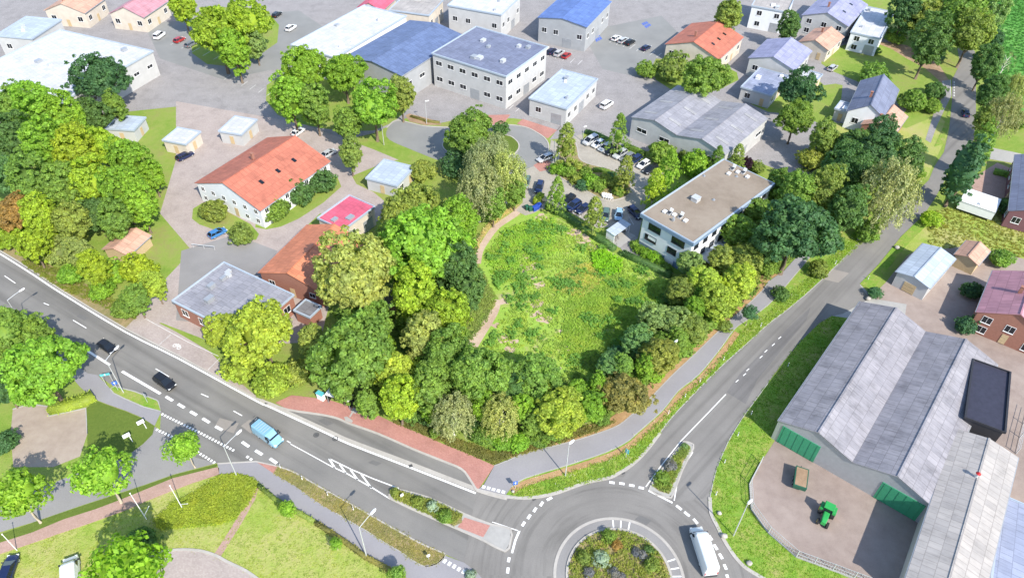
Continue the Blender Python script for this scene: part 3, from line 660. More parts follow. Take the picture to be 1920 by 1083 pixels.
vA = [(960, 912), (985, 896), (1060, 873), (1135, 848), (1175, 828), (1194, 812), (1242, 769), (1272, 732), (1310, 702), (1350, 654), (1377, 617), (1400, 600), (1440, 572), (1480, 528), (1520, 480), (1572, 432), (1612, 392), (1640, 395), (1700, 365), (1716, 363), (1660, 418), (1615, 451), (1565, 501), (1522, 542), (1477, 580), (1440, 608), (1397, 647), (1350, 689), (1310, 729), (1260, 782), (1237, 812), (1210, 847), (1185, 871), (1160, 887), (1140, 896), (1100, 904), (1060, 918), (1035, 926), (992, 933), (947, 930)]
slab('grass_verge', vA, .09, 'verge_grass')
mb = MB(); mb.strip(GP(smooth([(955, 917), (985, 900), (1060, 877), (1135, 852), (1175, 832), (1194, 816), (1242, 773), (1272, 736), (1310, 706), (1350, 658), (1377, 621)], 3)), 1.1, .1, side=-.5); struct(mb.build('leaf_litter', M['litter']))
kerb(ring_n, .5, .13, sm=4); kerb(east_w[:12], .14, .10, sm=3, mat='concrete')
vE = [(1374, 812), (1395, 779), (1417, 749), (1440, 718), (1470, 677), (1502, 639), (1535, 607), (1560, 592), (1590, 600), (1560, 640), (1500, 720), (1460, 790), (1437, 840), (1425, 869), (1404, 907), (1407, 952), (1440, 997), (1492, 1042), (1560, 1067), (1640, 1110), (1470, 1110), (1410, 1072), (1385, 1052), (1360, 1017), (1345, 987), (1333, 962), (1331, 932), (1342, 884), (1360, 839)]
slab('grass_verge', vE, .08, 'verge_grass'); kerb(ring_e[3:], .55, .13, sm=4); kerb([(1440, 718), (1417, 749), (1395, 779), (1374, 812), (1360, 839), (1342, 884), (1331, 932)], .12, .09, sm=3, mat='concrete')
mb = MB(); mb.strip(GP(smooth([(487, 752), (510, 763), (615, 811), (655, 829), (772, 873), (897, 921), (950, 936)], 4)), .75, .034, side=.35); struct(mb.build('gutter', M['kerb_stone']))
slab('grass_verge', [(1612, 532), (1647, 496), (1690, 443), (1732, 403), (1760, 400), (1700, 460), (1660, 510), (1635, 545)], .08, 'verge_grass')
v2 = [(520, 874), (553, 886), (600, 913), (640, 935), (695, 966), (755, 1000), (792, 1020), (832, 1037), (834, 1041), (828, 1049), (815, 1058), (797, 1061), (780, 1054), (755, 1037), (717, 1014), (682, 992), (630, 962), (600, 944), (555, 912), (514, 888)]
slab('grass_verge', v2, .10, 'verge_brown'); kerb(v2[:12], .22, .13, sm=3); kerb(v2[8:17], .15, .13, sm=3, mat='concrete')
p2 = [(408, 869), (480, 865), (514, 888), (555, 912), (600, 944), (630, 962), (682, 992), (717, 1014), (755, 1037), (780, 1054), (797, 1061), (815, 1058), (828, 1049), (834, 1041), (870, 1054), (895, 1073), (905, 1085), (900, 1150), (800, 1110), (755, 1083), (730, 1067), (687, 1044), (620, 997), (557, 959), (517, 937), (488, 914), (484, 903), (468, 892), (443, 886), (411, 888)]
slab('cycle_path', p2, .085, 'path_lilac')
slab('red_band', [(480, 865), (520, 873.5), (514, 888)], .10, 'paving_red'); kerb([(408, 869), (480, 865), (521, 874)], .25, .11, sm=0)
v3 = [(207, 729), (215, 724), (233, 729), (253, 734), (294, 750), (297, 753), (302, 771), (270, 763), (235, 748), (213, 737)]
slab('grass_verge', v3, .10, 'verge_grass'); kerb(v3, .2, .12, closed=True, sm=0, mat='concrete')
slab('cycle_path', [(165, 700), (183, 703), (207, 729), (213, 737), (235, 748), (270, 763), (302, 772), (290, 798), (265, 782), (237, 770), (200, 757), (177, 748), (152, 727), (120, 690), (60, 650), (65, 632), (120, 668)], .085, 'path_lilac')
slab('clipped_lawn', [(177, 750), (200, 759), (237, 772), (265, 784), (290, 799), (286, 814), (268, 832), (245, 849), (228, 860), (185, 870), (165, 862), (163, 765)], .10, 'lawn_flat')
sheet('sand_lot', [(24, 767), (57, 757), (91, 762), (92, 780), (161, 765), (164, 813), (150, 855), (100, 875), (25, 875), (20, 812)], .016, 'sand_lot'); kerb([(24, 767), (57, 757), (91, 762), (92, 780), (161, 765), (164, 813)], .2, .1, sm=0, mat='concrete')
# brick footpath and greens along the side road
slab('grass_verge', [(408, 870), (325, 891), (272, 910), (217, 928), (147, 951), (60, 981), (-100, 1037), (-100, 1055), (0, 1017), (60, 998), (120, 973), (180, 954), (225, 937), (325, 896), (405, 876)], .10, 'lawn_flat')
slab('brick_footpath', [(411, 877), (405, 876), (325, 896), (225, 937), (180, 954), (120, 973), (60, 998), (0, 1017), (-100, 1057), (-100, 1078), (0, 1038), (60, 1018), (105, 1002), (170, 980), (236, 956), (272, 940), (322, 920), (362, 905), (411, 889)], .085, 'paving_pink')
sheet('lawn', [(411, 889), (484, 903), (488, 914), (517, 937), (557, 959), (620, 997), (687, 1044), (730, 1067), (800, 1115), (700, 1200), (-150, 1200), (-100, 1078), (0, 1038), (105, 1002), (236, 956), (322, 920)], .010, 'lawn_dry')
mb = MB(); mb.strip(GP([(478, 915), (472, 935), (440, 990), (408, 1040)]), 1.1, .03); struct(mb.build('brick_footpath', M['paving_pink']))
pl = [(180, 1120), (225, 1070), (257, 1052), (300, 1035), (337, 1030), (375, 1032), (405, 1041), (425, 1052), (462, 1070), (490, 1090), (500, 1160), (180, 1160)]
slab('brick_plaza', pl, .06, 'paving_rose'); kerb(pl[1:10], .4, .12, sm=3)
# farm and right-hand side
sheet('farm_yard', [(1425, 869), (1404, 907), (1407, 952), (1440, 997), (1492, 1042), (1560, 1067), (1700, 1110), (2100, 1110), (2100, 480), (1900, 450), (1780, 430), (1700, 480), (1660, 530), (1600, 590), (1560, 660)], .011, 'gravel_yard')
sheet('dry_meadow', [(1740, 400), (1800, 385), (1870, 400), (1960, 430), (2050, 520), (1900, 480), (1820, 460), (1740, 470), (1690, 470), (1730, 430)], .013, 'lawn_dry')
sheet('crop_field', [(1850, 150), (1872, -40), (2150, -40), (2150, 260), (1940, 240), (1880, 200)], .012, 'field_crop')
sheet('farm_track', [(1850, 275), (1900, 285), (2050, 320), (2050, 350), (1900, 306), (1855, 298)], .014, 'concrete')
sheet('driveway', [(1830, 330), (1870, 305), (1930, 330), (1930, 385), (1860, 380), (1815, 355)], .016, 'paving_pink')
sheet('dry_bank', [(1620, 75), (1700, 85), (1760, 120), (1785, 160), (1760, 175), (1650, 130)], .014, 'soil')
sheet('dry_meadow', [(1560, 230), (1700, 240), (1760, 215), (1782, 240), (1740, 330), (1700, 350), (1560, 300)], .009, 'lawn_dry')
sheet('cycle_lane', [(1745, 268), (1757, 235), (1776, 195), (1784, 180), (1782, 150), (1766, 152), (1768, 180), (1750, 215), (1735, 262)], .030, 'paving_grey')
slab('grass_verge', [(1752, 275), (1768, 240), (1780, 200), (1784, 190), (1780, 235), (1768, 270)], .07, 'verge_grass')

# islands
mb = MB(); mb.prism(circ(9.45), -.05, .045); struct(mb.build('roundabout_apron', M['asphalt_side']))
mb = MB(); c = circ(9.2, 0, 360, 96); mb.bar(c, .42, 0, .075, closed=True); struct(mb.build('kerb', M['kerb_stone']))
mb = MB(); c = circ(7.45, 0, 360, 96); mb.bar(c, .38, 0, .2, closed=True); struct(mb.build('kerb', M['kerb_stone']))
mb = MB(); mb.prism(circ(7.3), -.05, .14); struct(mb.build('island_bed', M['verge_brown']))
isl_w = [(730, 929), (733, 920), (745, 917), (805, 933), (870, 963), (922, 983), (957, 991), (957, 1015), (947, 1033), (905, 1012), (855, 990), (792, 963), (735, 936)]
slab('traffic_island', isl_w, .11, 'concrete'); kerb(isl_w, .3, .13, closed=True, sm=2)
slab('island_bed', [(735, 930), (738, 922), (747, 921), (805, 938), (866, 966), (852, 986), (795, 960), (742, 936)], .14, 'verge_brown', sm=2)
sheet('red_band', [(871, 970), (919, 985), (906, 1007), (858, 988)], .118, 'paving_red')
isl_n = [(1217, 917), (1252, 932), (1262, 926), (1280, 880), (1300, 840), (1296, 831), (1285, 828), (1276, 833), (1245, 875)]
slab('traffic_island', isl_n, .11, 'concrete'); kerb(isl_n, .25, .13, closed=True, sm=2)
slab('island_bed', [(1224, 912), (1251, 925), (1256, 921), (1274, 880), (1293, 840), (1285, 834), (1277, 840), (1248, 880)], .14, 'verge_brown', sm=2)

# ---- painted markings
mk = MB(); Z = .0375
def line(pts, w=.15, sm=3, m=mk, z=Z): m.strip(GP(smooth(pts, sm) if sm else pts), w, z)
def dash(a, b, w=.25, m=mk, z=Z): m.strip([G(*a), G(*b)], w, z)
line([(-60, 440), (8.7, 481), (64, 516), (115, 549.5), (235, 622), (335, 672), (480, 751), (507, 763), (615, 813), (655, 832), (772, 877), (892, 924)], .32)
for a, b in [((-40, 455), (-15, 468)), ((8.7, 517), (29, 531)), ((82, 568), (92, 572)), ((137, 600), (162, 615)), ((292, 691), (317, 706)), ((377, 738), (391, 744)), ((438, 770), (454, 779)), ((538, 826), (545, 830))]: dash(a, b, .16)
dash((165, 658), (206, 684), .42); dash((229, 696), (301, 738), .45)
for a, b in [((311, 743), (324, 751)), ((334, 757), (346, 764)), ((357, 771), (369, 778)), ((380, 784), (393, 792)), ((404, 799), (417, 806)), ((454, 828), (467, 837)), ((479, 844), (492, 852)), ((506, 859), (519, 868))]: dash(a, b, .48)
def squares(a, b, n, w, fill=.55, z=Z, m=mk):
    A, B = G(*a), G(*b)
    for i in range(n):
        p = A.lerp(B, (i + .5 - fill / 2) / n); q = A.lerp(B, (i + .5 + fill / 2) / n); m.strip([p, q], w, z)
squares((302, 775), (375, 811), 14, .42); squares((375, 811), (440, 845), 12, .42); squares((292, 804), (330, 822), 7, .42); squares((330, 822), (404, 868), 15, .42)
squares((461, 854), (474, 863), 2, .42)
line([(545, 832), (556, 838), (580, 851), (620, 873)], .14); line([(620, 873), (650, 887), (700, 915), (732, 935)], .18, sm=0)
line([(617, 859), (660, 880), (700, 897), (748, 915)], .18, sm=0); line([(617, 859), (628, 877)], .3, sm=0)
for a, b in [((637, 870), (649, 887)), ((657, 880), (671, 899)), ((677, 888), (697, 915))]: dash(a, b, .25)
line([(923, 978), (945, 985), (962, 991), (974, 995)], .14, sm=0); line([(974, 994), (966, 1013), (960, 1036)], .32, sm=0)
for x, y in [(981.5, 981.5), (992, 968), (1003, 955), (1015.5, 944)]: dash((x - 2.6, y + 4), (x + 2.6, y - 4), .42)
dash((1025.5, 937), (1035, 932), .42); dash((953, 1053), (955, 1044), .42); dash((951.5, 1074), (953, 1063), .42)
for x, y in [(1147.5, 904), (1166, 906), (1184.5, 909.5), (1202.5, 914)]: dash((x - 5, y - .8), (x + 5, y + .9), .42)
dash((1216, 919), (1261, 942), .3)
for a, b in [((1268, 947), (1278, 955)), ((1283, 959), (1293, 967)), ((1300, 972), (1308, 981)), ((1329, 1003), (1335, 1012)), ((1338.5, 1020), (1345, 1030)), ((1348.5, 1037), (1354.5, 1047)), ((1357.5, 1057), (1362, 1067)), ((1362.5, 1076), (1366, 1088))]: dash(a, b, .42)
line([(1211, 912), (1240, 872), (1277, 826), (1361, 739)], .16, sm=0); line([(1299, 847), (1285, 870), (1272, 897), (1264, 938)], .16)
for x, y in [(1382, 714), (1396, 702), (1402, 693), (1427, 669), (1436, 658), (1450, 646), (1462, 633)]: dash((x - 2.5, y + 2.2), (x + 2.5, y - 2.2), .14)
def rad(a, r0, r1, w=.2): mk.strip([Vector((RB.x + math.cos(a) * r0, RB.y + math.sin(a) * r0)), Vector((RB.x + math.cos(a) * r1, RB.y + math.sin(a) * r1))], w, .05)
for a_, b_ in [((1145, 972), (1154, 987)), ((1160, 972), (1168, 989)), ((1177.5, 975), (1182, 993)), ((1265, 1044), (1254, 1055)), ((1274, 1060), (1260, 1070)), ((1280, 1077), (1266, 1083))]:
    v = (G(*a_) + G(*b_)) / 2 - Vector((RB.x, RB.y, 0)); rad(math.atan2(v.y, v.x), 7.7, 8.95)
for x in range(5): q = (907 + x * 9.2, 912.5 + x * 2.4); mk.strip([G(q[0] - 3, q[1] - .6), G(q[0] + 3, q[1] + 1)], .5, .116)
for x in range(5): q = (834 + x * 8.8, 1051.5 + x * 5); mk.strip([G(q[0] - 2.4, q[1] - 1.4), G(q[0] + 2.4, q[1] + 1.4)], .6, .091)
struct(mk.build('road_markings', M['paint']))
mk = MB()
for a, b in [((1172, 399 + 20), (1178, 432)), ((1178, 404), (1188, 421))]: dash(a, b, .1, mk, .038)
for i in range(9):
    a = (1112 + i * 14.6, 279 + i * 6.2); dash(a, (a[0] + 11, a[1] - 10), .1, mk, .032)
for i in range(6):
    a = (1060 + i * 13.2, 397 + i * 5.6); dash(a, (a[0] + 9, a[1] - 16), .1, mk, .032)

for a, b in [((320, 628), (295, 650)), ((412, 672), (390, 694)), ((270, 596), (350, 640)), ((350, 640), (410, 668))]: dash(a, b, .1, mk, .104)
for a, b in [((1768, 152), (1768, 178)), ((1782, 150), (1782, 178))]: dash(a, b, .12, mk, .036)
squares((1789, 152), (1789, 182), 6, .3, m=mk, z=.036)
struct(mk.build('road_markings', M['paint_worn']))
mk = MB()
for (a, b, c, d) in [((1112, 66), (1122, 62), (1130, 74), (1118, 80)), ((1202, 44), (1212, 40), (1222, 48), (1212, 54))]:
    P = [G(*q) for q in (a, b, c, d)]
    for i in range(3):
        for j in range(2):
            def L(u, v): return P[0].lerp(P[1], u).lerp(P[3].lerp(P[2], u), v)
            u0, u1, v0, v1 = i / 3 + .03, (i + 1) / 3 - .03, j / 2 + .05, (j + 1) / 2 - .05
            mk.poly([L(u0, v0), L(u1, v0), L(u1, v1), L(u0, v1)], .02)
struct(mk.build('blue_bays', M['bay_blue']))
# bicycle mark on the brick bay
mk = MB(); c0 = G(332, 650, 0); ax = (G(340, 655) - G(324, 646)).normalized(); ay = Vector((-ax.y, ax.x, 0))
for s in (-.55, .55):
    ring = [c0 + ax * (s + .35 * math.cos(t * math.pi / 6)) + ay * .35 * math.sin(t * math.pi / 6) for t in range(12)]; mk.strip(ring, .1, .106, closed=True)
mk.strip([c0 - ax * .55, c0 - ax * .2 + ay * .55, c0 + ax * .35 + ay * .5, c0 + ax * .55], .1, .107); mk.strip([c0 - ax * .2 + ay * .5, c0, c0 + ax * .35 + ay * .45], .1, .108)
struct(mk.build('bicycle_mark', M['paint']))
# iron covers
for i, (x, y, r) in enumerate([(593, 815, .42), (628.5, 822, .42)]):
    p = G(x, y); mb = MB(); ring = [Vector((p.x + r * math.cos(t * .314), p.y + r * math.sin(t * .314))) for t in range(20)]
    mb.strip(ring, .16, .04, closed=True); mb.poly([(p.x + (r - .12) * math.cos(t * .314), p.y + (r - .12) * math.sin(t * .314)) for t in range(20)], .036)
    tag(mb.build('manhole_cover', M['manhole']), ['round iron manhole cover in the lane left of the white edge line', 'round iron manhole cover on the white edge line'][i], 'manhole cover')
for i, (x, y, l) in enumerate([(770, 873, 'dark square drain beside the white edge line near the bus bay'), (1168, 886, 'dark drain in the kerb at the mouth of the east road'), (1001, 935, 'dark drain in the kerb near the blue sign'), (500, 755, 'dark drain at the left tip of the red bus stop paving')]):
    p = G(x, y); mb = MB(); mb.box((p.x, p.y, .045), (.6, .5, .03), .5); 
    for k in range(4): mb.box((p.x - .2 + k * .13, p.y, .064), (.04, .4, .012), .5)
    tag(mb.build('drain_cover', M['manhole']), l, 'drain')
# ---------------------------------------------------------------- buildings
WINM = {}
def window_mesh(w, h):
    k = (round(w, 2), round(h, 2))
    if k not in WINM:
        mb = MB(); mb.mi = 0; t = .07; f = .05
        mb.box((0, -f / 2, h / 2 - t / 2), (w, f, t)); mb.box((0, -f / 2, -h / 2 + t / 2), (w, f, t))
        mb.box((-w / 2 + t / 2, -f / 2, 0), (t, f, h - 2 * t)); mb.box((w / 2 - t / 2, -f / 2, 0), (t, f, h - 2 * t)); mb.box((0, -f / 2, 0), (t * .8, f * .9, h - 2 * t))
        mb.box((0, -.06, -h / 2 - .03), (w + .1, .12, .05))
        mb.mi = 1; mb.box((0, -.012, 0), (w - .02, .02, h - .02)); WINM[k] = mb.mesh('window', [M['metal_white'], M['glass_dark']])
    return WINM[k]
def put(name, me, parent, loc, rz=0.0):
    o = bpy.data.objects.new(name, me); COL.objects.link(o); o.parent = parent; o.location = loc; o.rotation_euler = (0, 0, rz); return o
def frame_of(quad, z):
    A, B, C_, D = [G(q[0], q[1], z) for q in quad]
    c = (A + B + C_ + D) / 4; u = ((B - A) + (C_ - D)).normalized(); v = Vector((-u.y, u.x, 0))
    L = ((B - A).dot(u) + (C_ - D).dot(u)) / 2; W = abs(((C_ - B).dot(v) + (D - A).dot(v)) / 2)
    return Vector((c.x, c.y, 0)), math.atan2(u.y, u.x), L, W
HR = random.Random(9)
def house(name, quad, ez, roof, wall, label, cat='building', gable=0.0, bays=1, win=(1.2, 1.3, 3.2), storeys=1, group=None, over=.35, chim=0, sky=0, panels=0, vents=0, door=None, plinth=None, ridge_sky=False, nowin=False, coping='coping'):
    if wall == 'render_white' and name not in ('gabled_house', 'white_house'): wall = 'render_pale'
    if name in ('blue_hall', 'grey_hall') and wall in ('metal_white', 'render_pale'): wall = 'render_grey' if name == 'blue_hall' else 'render_pale'
    if door is None and not nowin: door = ('timber', 1.1, 2.2) if (gable and name != 'grey_hall' and name != 'blue_hall') or ez < 4.5 else ('metal_grey', 3.0, 3.0)
    if win == (1.2, 1.3, 3.2): win = (1.7, 1.6, 3.6)
    c, rz, L, W = frame_of(quad, ez); t = thing(name, c, label, cat, group, rz)
    mb = MB(); mb.prism([(-L / 2, -W / 2), (L / 2, -W / 2), (L / 2, W / 2), (-L / 2, W / 2)], -.1, ez)
    bw = W / bays
    if gable:
        for b in range(bays):
            y0 = -W / 2 + b * bw; y1 = y0 + bw
            for x, s in ((-L / 2 + .002, -1), (L / 2 - .002, 1)):
                mb.add([(x, y0, ez), (x, y1, ez), (x, (y0 + y1) / 2, ez + gable)], [(0, 1, 2) if s > 0 else (0, 2, 1)])
    mb.build('wall', M[wall], t)
    if gable:
        rb = MB(); th = .16
        for b in range(bays):
            y0 = -W / 2 + b * bw; y1 = y0 + bw; ym = (y0 + y1) / 2; ov = over if bays == 1 else 0; k = gable / (bw / 2)
            for ya, s in ((y0 - (ov if b == 0 else 0), -1), (y1 + (ov if b == bays - 1 else 0), 1)):
                za = ez - (abs(ya - ym) - bw / 2) * k + .03
                top = [(-L / 2 - over, ya, za + th), (L / 2 + over, ya, za + th), (L / 2 + over, ym, ez + gable + .03 + th), (-L / 2 - over, ym, ez + gable + .03 + th)]
                bot = [(x, y, z - th) for x, y, z in top]
                rb.hexa(bot if s < 0 else bot[::-1], top if s < 0 else top[::-1])
            rb.box((0, ym, ez + gable + th + .06), (L + 2 * over, .3, .12))
        rf = rb.build('roof', M[roof], t, recalc=True)
        for s_ in (-1, 1):
            m = MB(); m.tube([(-L / 2 - over, s_ * (W / 2 + (over if bays == 1 else 0) + .06), ez - (gable / (bw / 2)) * (over if bays == 1 else 0) + .06), (L / 2 + over, s_ * (W / 2 + (over if bays == 1 else 0) + .06), ez - (gable / (bw / 2)) * (over if bays == 1 else 0) + .06)], .09, 6); m.build('gutter', M['metal_grey'], t)
        if chim:
            for i in range(chim):
                m = MB(); x = L * HR.uniform(-.3, .3); m.box((x, bw * .1, ez + gable + .3), (.6, .6, 1.5)); m.box((x, bw * .1, ez + gable + 1.1), (.75, .75, .12)); m.build('chimney', M['brick_wall'], rf)
        for i in range(sky):
            m = MB(); y = -bw * .25; z = ez + gable * .5 + th + .06; x = -L * .35 + L * .7 * (i + .5) / sky; k = gable / (bw / 2); h = .55
            m.hexa([(x - .4, y - h, z - h * k), (x + .4, y - h, z - h * k), (x + .4, y + h, z + h * k), (x - .4, y + h, z + h * k)], [(x - .4, y - h, z - h * k + .1), (x + .4, y - h, z - h * k + .1), (x + .4, y + h, z + h * k + .1), (x - .4, y + h, z + h * k + .1)])
            m.build('skylight', M['glass_dark'], rf)
        if ridge_sky:
            for b in range(bays):
                for sgn in (-1, 1):
                    ym = -W / 2 + (b + .5) * bw; n = max(3, int(L / 9)); k = gable / (bw / 2)
                    for i in range(n):
                        m = MB(); x = -L / 2 + L * (i + .5) / n; y = ym + sgn * bw * .27; z = ez + gable - bw * .27 * k + .03 + th + .03; h = bw * .13
                        q = [(x - .5, y - h, z - (-h) * k * (-sgn) * -1), (x + .5, y - h, z - (-h) * k * (-sgn) * -1)]
                        za = z + h * k * sgn; zb = z - h * k * sgn
                        m.hexa([(x - .5, y - h, za), (x + .5, y - h, za), (x + .5, y + h, zb), (x - .5, y + h, zb)], [(x - .5, y - h, za + .07), (x + .5, y - h, za + .07), (x + .5, y + h, zb + .07), (x - .5, y + h, zb + .07)])
                        m.build('skylight', M['roof_grey'], rf)
    else:
        rb = MB(); o = .15; rb.prism([(-L / 2 - o, -W / 2 - o), (L / 2 + o, -W / 2 - o), (L / 2 + o, W / 2 + o), (-L / 2 - o, W / 2 + o)], ez + .003, ez + .25)
        rf = rb.build('roof', M[roof], t)
        q = [Vector((-L / 2 - o, -W / 2 - o)), Vector((L / 2 + o, -W / 2 - o)), Vector((L / 2 + o, W / 2 + o)), Vector((-L / 2 - o, W / 2 + o))]
        m = MB(); m.bar(q, .32, ez + .1, ez + .55, closed=True); m.build('parapet', M[coping], t)
        for i in range(vents):
            m = MB(); x = L * HR.uniform(-.42, .42); y = W * HR.uniform(-.38, .38); w = HR.uniform(.7, 1.8); h = HR.uniform(.4, .9)
            m.box((x, y, ez + .25 + h / 2), (w, w * HR.uniform(.6, 1), h)); m.box((x, y, ez + .27 + h), (w * 1.08, w * .7, .06)); m.build('roof_vent', M[HR.choice(['galvanised', 'metal_white', 'metal_grey'])], rf)
        for i in range(panels):
            m = MB(); x = -L * .4 + L * .8 * (i + .5) / panels
            for j in range(4):
                y = -W * .35 + j * W * .22; m.hexa([(x - L * .35 / panels, y, ez + .3), (x + L * .35 / panels, y, ez + .3), (x + L * .35 / panels, y + W * .13, ez + .75), (x - L * .35 / panels, y + W * .13, ez + .75)], [(x - L * .35 / panels, y, ez + .34), (x + L * .35 / panels, y, ez + .34), (x + L * .35 / panels, y + W * .13, ez + .79), (x - L * .35 / panels, y + W * .13, ez + .79)])
            m.build('solar_panel', M['clad_blue'], rf)
    if plinth:
        m = MB(); m.bar([Vector((-L / 2, -W / 2)), Vector((L / 2, -W / 2)), Vector((L / 2, W / 2)), Vector((-L / 2, W / 2))], .12, 0, plinth[1], closed=True); m.build('plinth', M[plinth[0]], t)
    # windows on the sides turned to the camera
    if not nowin:
        ww, wh, sp = win; wm = window_mesh(ww, wh); wp = Matrix.Rotation(rz, 3, 'Z')
        for (nx, ny, half, dist, r) in ((0, -1, L / 2, W / 2, 0), (1, 0, W / 2, L / 2, math.pi / 2), (0, 1, L / 2, W / 2, math.pi), (-1, 0, W / 2, L / 2, -math.pi / 2)):
            n = wp @ Vector((nx, ny, 0))
            if n.dot(c) > -.15 * c.length: continue
            k = max(1, int((2 * half - 1) / sp)); sh = ez / storeys
            for s in range(storeys):
                for i in range(k):
                    a = -half + 2 * half * (i + .5) / k; z = sh * s + sh * .55
                    tx = (-ny, nx); x, y = nx * (dist + .004) + tx[0] * a, ny * (dist + .004) + tx[1] * a
                    if door and s == 0 and i == k // 2:
                        m = MB(); m.box((0, -.03, -z + 1.25 if door[1] < 2.6 else -z + door[2] / 2 + .02), (door[1], .06, door[2]));
                        for q in range(3): m.box((0, -.075, -z + .3 + q * door[2] / 3), (door[1] * .9, .03, .06))
                        put('door', m.mesh('door', M[door[0]]), t, (x, y, z), r)
                    else: put('window', wm, t, (x, y, z), r)
    return t

# --- the white office block
zR = 9.0
qA, qB, qC, qD = [G(q[0], q[1], zR) for q in ((1200, 400), (1357, 297), (1452, 343), (1303, 457))]
cc = (qA + qB + qC + qD) / 4; uu = ((qD - qA).normalized() + (qC - qB).normalized()).normalized()   # along the short front
vv = Vector((-uu.y, uu.x, 0)); LW = ((qD - qA).length + (qC - qB).length) / 2; LL = ((qB - qA).length + (qC - qD).length) / 2
rzO = math.atan2(uu.y, uu.x)
off = thing('office_building', (cc.x, cc.y, 0), 'white flat-roofed office block with blue-grey fascia beside the car park', 'office building', None, rzO)
W2, L2 = LW / 2 - .55, LL / 2 - .55
mb = MB(); mb.prism([(-W2, -L2), (W2, -L2), (W2, L2), (-W2, L2)], 1.6, zR - .95); mb.build('wall', M['render_white'], off)
mb = MB(); mb.prism([(-W2 + .05, -L2 + .05), (W2 - .05, -L2 + .05), (W2 - .05, L2 - .05), (-W2 + .05, L2 - .05)], -.1, 1.598); mb.build('basement_wall', M['clad_blue'], off)
mb = MB(); mb.prism([(-LW / 2, -LL / 2), (LW / 2, -LL / 2), (LW / 2, LL / 2), (-LW / 2, LL / 2)], zR - .95, zR - .1); rf = mb.build('fascia', M['clad_blue'], off)
mb = MB(); mb.prism([(-LW / 2 + .3, -LL / 2 + .3), (LW / 2 - .3, -LL / 2 + .3), (LW / 2 - .3, LL / 2 - .3), (-LW / 2 + .3, LL / 2 - .3)], zR - .099, zR - .03); rf = mb.build('roof', M['roof_gravel'], off)
mb = MB(); mb.bar([Vector((-LW / 2 + .2, -LL / 2 + .2)), Vector((LW / 2 - .2, -LL / 2 + .2)), Vector((LW / 2 - .2, LL / 2 - .2)), Vector((-LW / 2 + .2, LL / 2 - .2))], .42, zR - .095, zR + .06, closed=True); mb.build('coping', M['coping'], off)
iO = Matrix.Rotation(-rzO, 3, 'Z')
def locO(px, py, z): return iO @ (G(px, py, z) - Vector((cc.x, cc.y, z)))
for pts in ([(1246, 398), (1255, 401), (1264, 404), (1275, 408), (1285, 415)], [(1366, 327), (1373, 318), (1383, 324), (1393, 325), (1401, 333)]):
    for i, (x, y) in enumerate(pts):
        p = locO(x, y, zR); m = MB(); m.box((p.x, p.y, zR + .15), (.7, .95, .4)); s = m.build('skylight', M['galvanised'], rf)
        m = MB()
        if i in (1, 3): m.hexa([(p.x - .38, p.y + .5, zR + .36), (p.x + .38, p.y + .5, zR + .36), (p.x + .38, p.y + .57, zR + .36), (p.x - .38, p.y + .57, zR + .36)], [(p.x - .38, p.y + .68, zR + 1.1), (p.x + .38, p.y + .68, zR + 1.1), (p.x + .38, p.y + .75, zR + 1.1), (p.x - .38, p.y + .75, zR + 1.1)])
        else: m.box((p.x, p.y, zR + .40), (.76, 1.0, .1), 0, .85)
        m.build('lid', M['metal_white'], s)
        if i in (1, 3):
            m = MB(); m.box((p.x, p.y, zR + .37), (.6, .9, .03)); m.build('opening', M['glass_dark'], s)
p = locO(1304, 376, zR); m = MB(); m.box((p.x, p.y, zR + .45), (1.5, 1.5, .95)); m.box((p.x, p.y, zR + .96), (1.65, 1.65, .08)); m.build('roof_hatch', M['galvanised'], rf)
p = locO(1262, 414, zR); m = MB(); m.box((p.x, p.y, zR + .25), (.5, .5, .6)); m.tube([(p.x, p.y, zR + .5), (p.x, p.y, zR + .8)], .2); m.build('roof_vent', M['metal_grey'], rf)
for (x, y) in ((1381, 331), (1338, 375), (1320, 330)):
    p = locO(x, y, zR); m = MB(); m.tube([(p.x, p.y, zR - .03), (p.x, p.y, zR + .35)], .16, 8); m.box((p.x, p.y, zR + .02), (.6, .6, .06)); m.build('roof_vent', M['metal_grey'], rf)
def owin(side, u, z, w, h, blind=0.0, name='window'):
    f = thing_w = None
    if side == 'front': loc, r = ((u - .5) * 2 * W2, -L2 - .004, z), 0
    else: loc, r = (W2 + .004, (u - .5) * 2 * L2, z), math.pi / 2
    m = MB(); t = .09
    for a in ((0, h / 2 - t / 2, w, t), (0, -h / 2 + t / 2, w, t)): m.box((a[0], -.04, a[1]), (a[2], .08, a[3]))
    for sx in (-1, 1): m.box((sx * (w / 2 - t / 2), -.04, 0), (t, .08, h - 2 * t))
    n = max(1, int(w / 1.6))
    for i in range(1, n): m.box((-w / 2 + w * i / n, -.035, 0), (.06, .07, h - 2 * t))
    m.box((0, -.09, -h / 2 - .04), (w + .1, .2, .06))
    o = put(name, m.mesh(name, M['dark_metal']), off, loc, r)
    m = MB(); m.box((0, -.01, 0), (w - .02, .02, h - .02)); put('pane', m.mesh('pane', M['glass_dark']), o, (0, 0, 0))
    if blind: m = MB(); m.box((w * .13, -.03, h * .5 - h * blind / 2 - t), (w * .7, .04, h * blind)); put('blind', m.mesh('blind', M['metal_white']), o, (0, 0, 0))
owin('front', .26, 6.8, 3.1, 1.55); owin('front', .74, 6.8, 3.2, 1.55); owin('front', .215, 3.8, 3.0, 1.4, .6); owin('front', .66, 3.8, 2.3, 1.5)
for i in range(9):
    owin('side', .06 + .108 * i, 6.8, 1.6, 1.35); owin('side', .06 + .108 * i, 3.8, 1.6, 1.35)
m = MB(); m.box((0, 0, 1.1), (2.2, .08, 1.9)); put('door', m.mesh('door', M['metal_white']), off, (W2 * .28, -L2 + .0, .05))
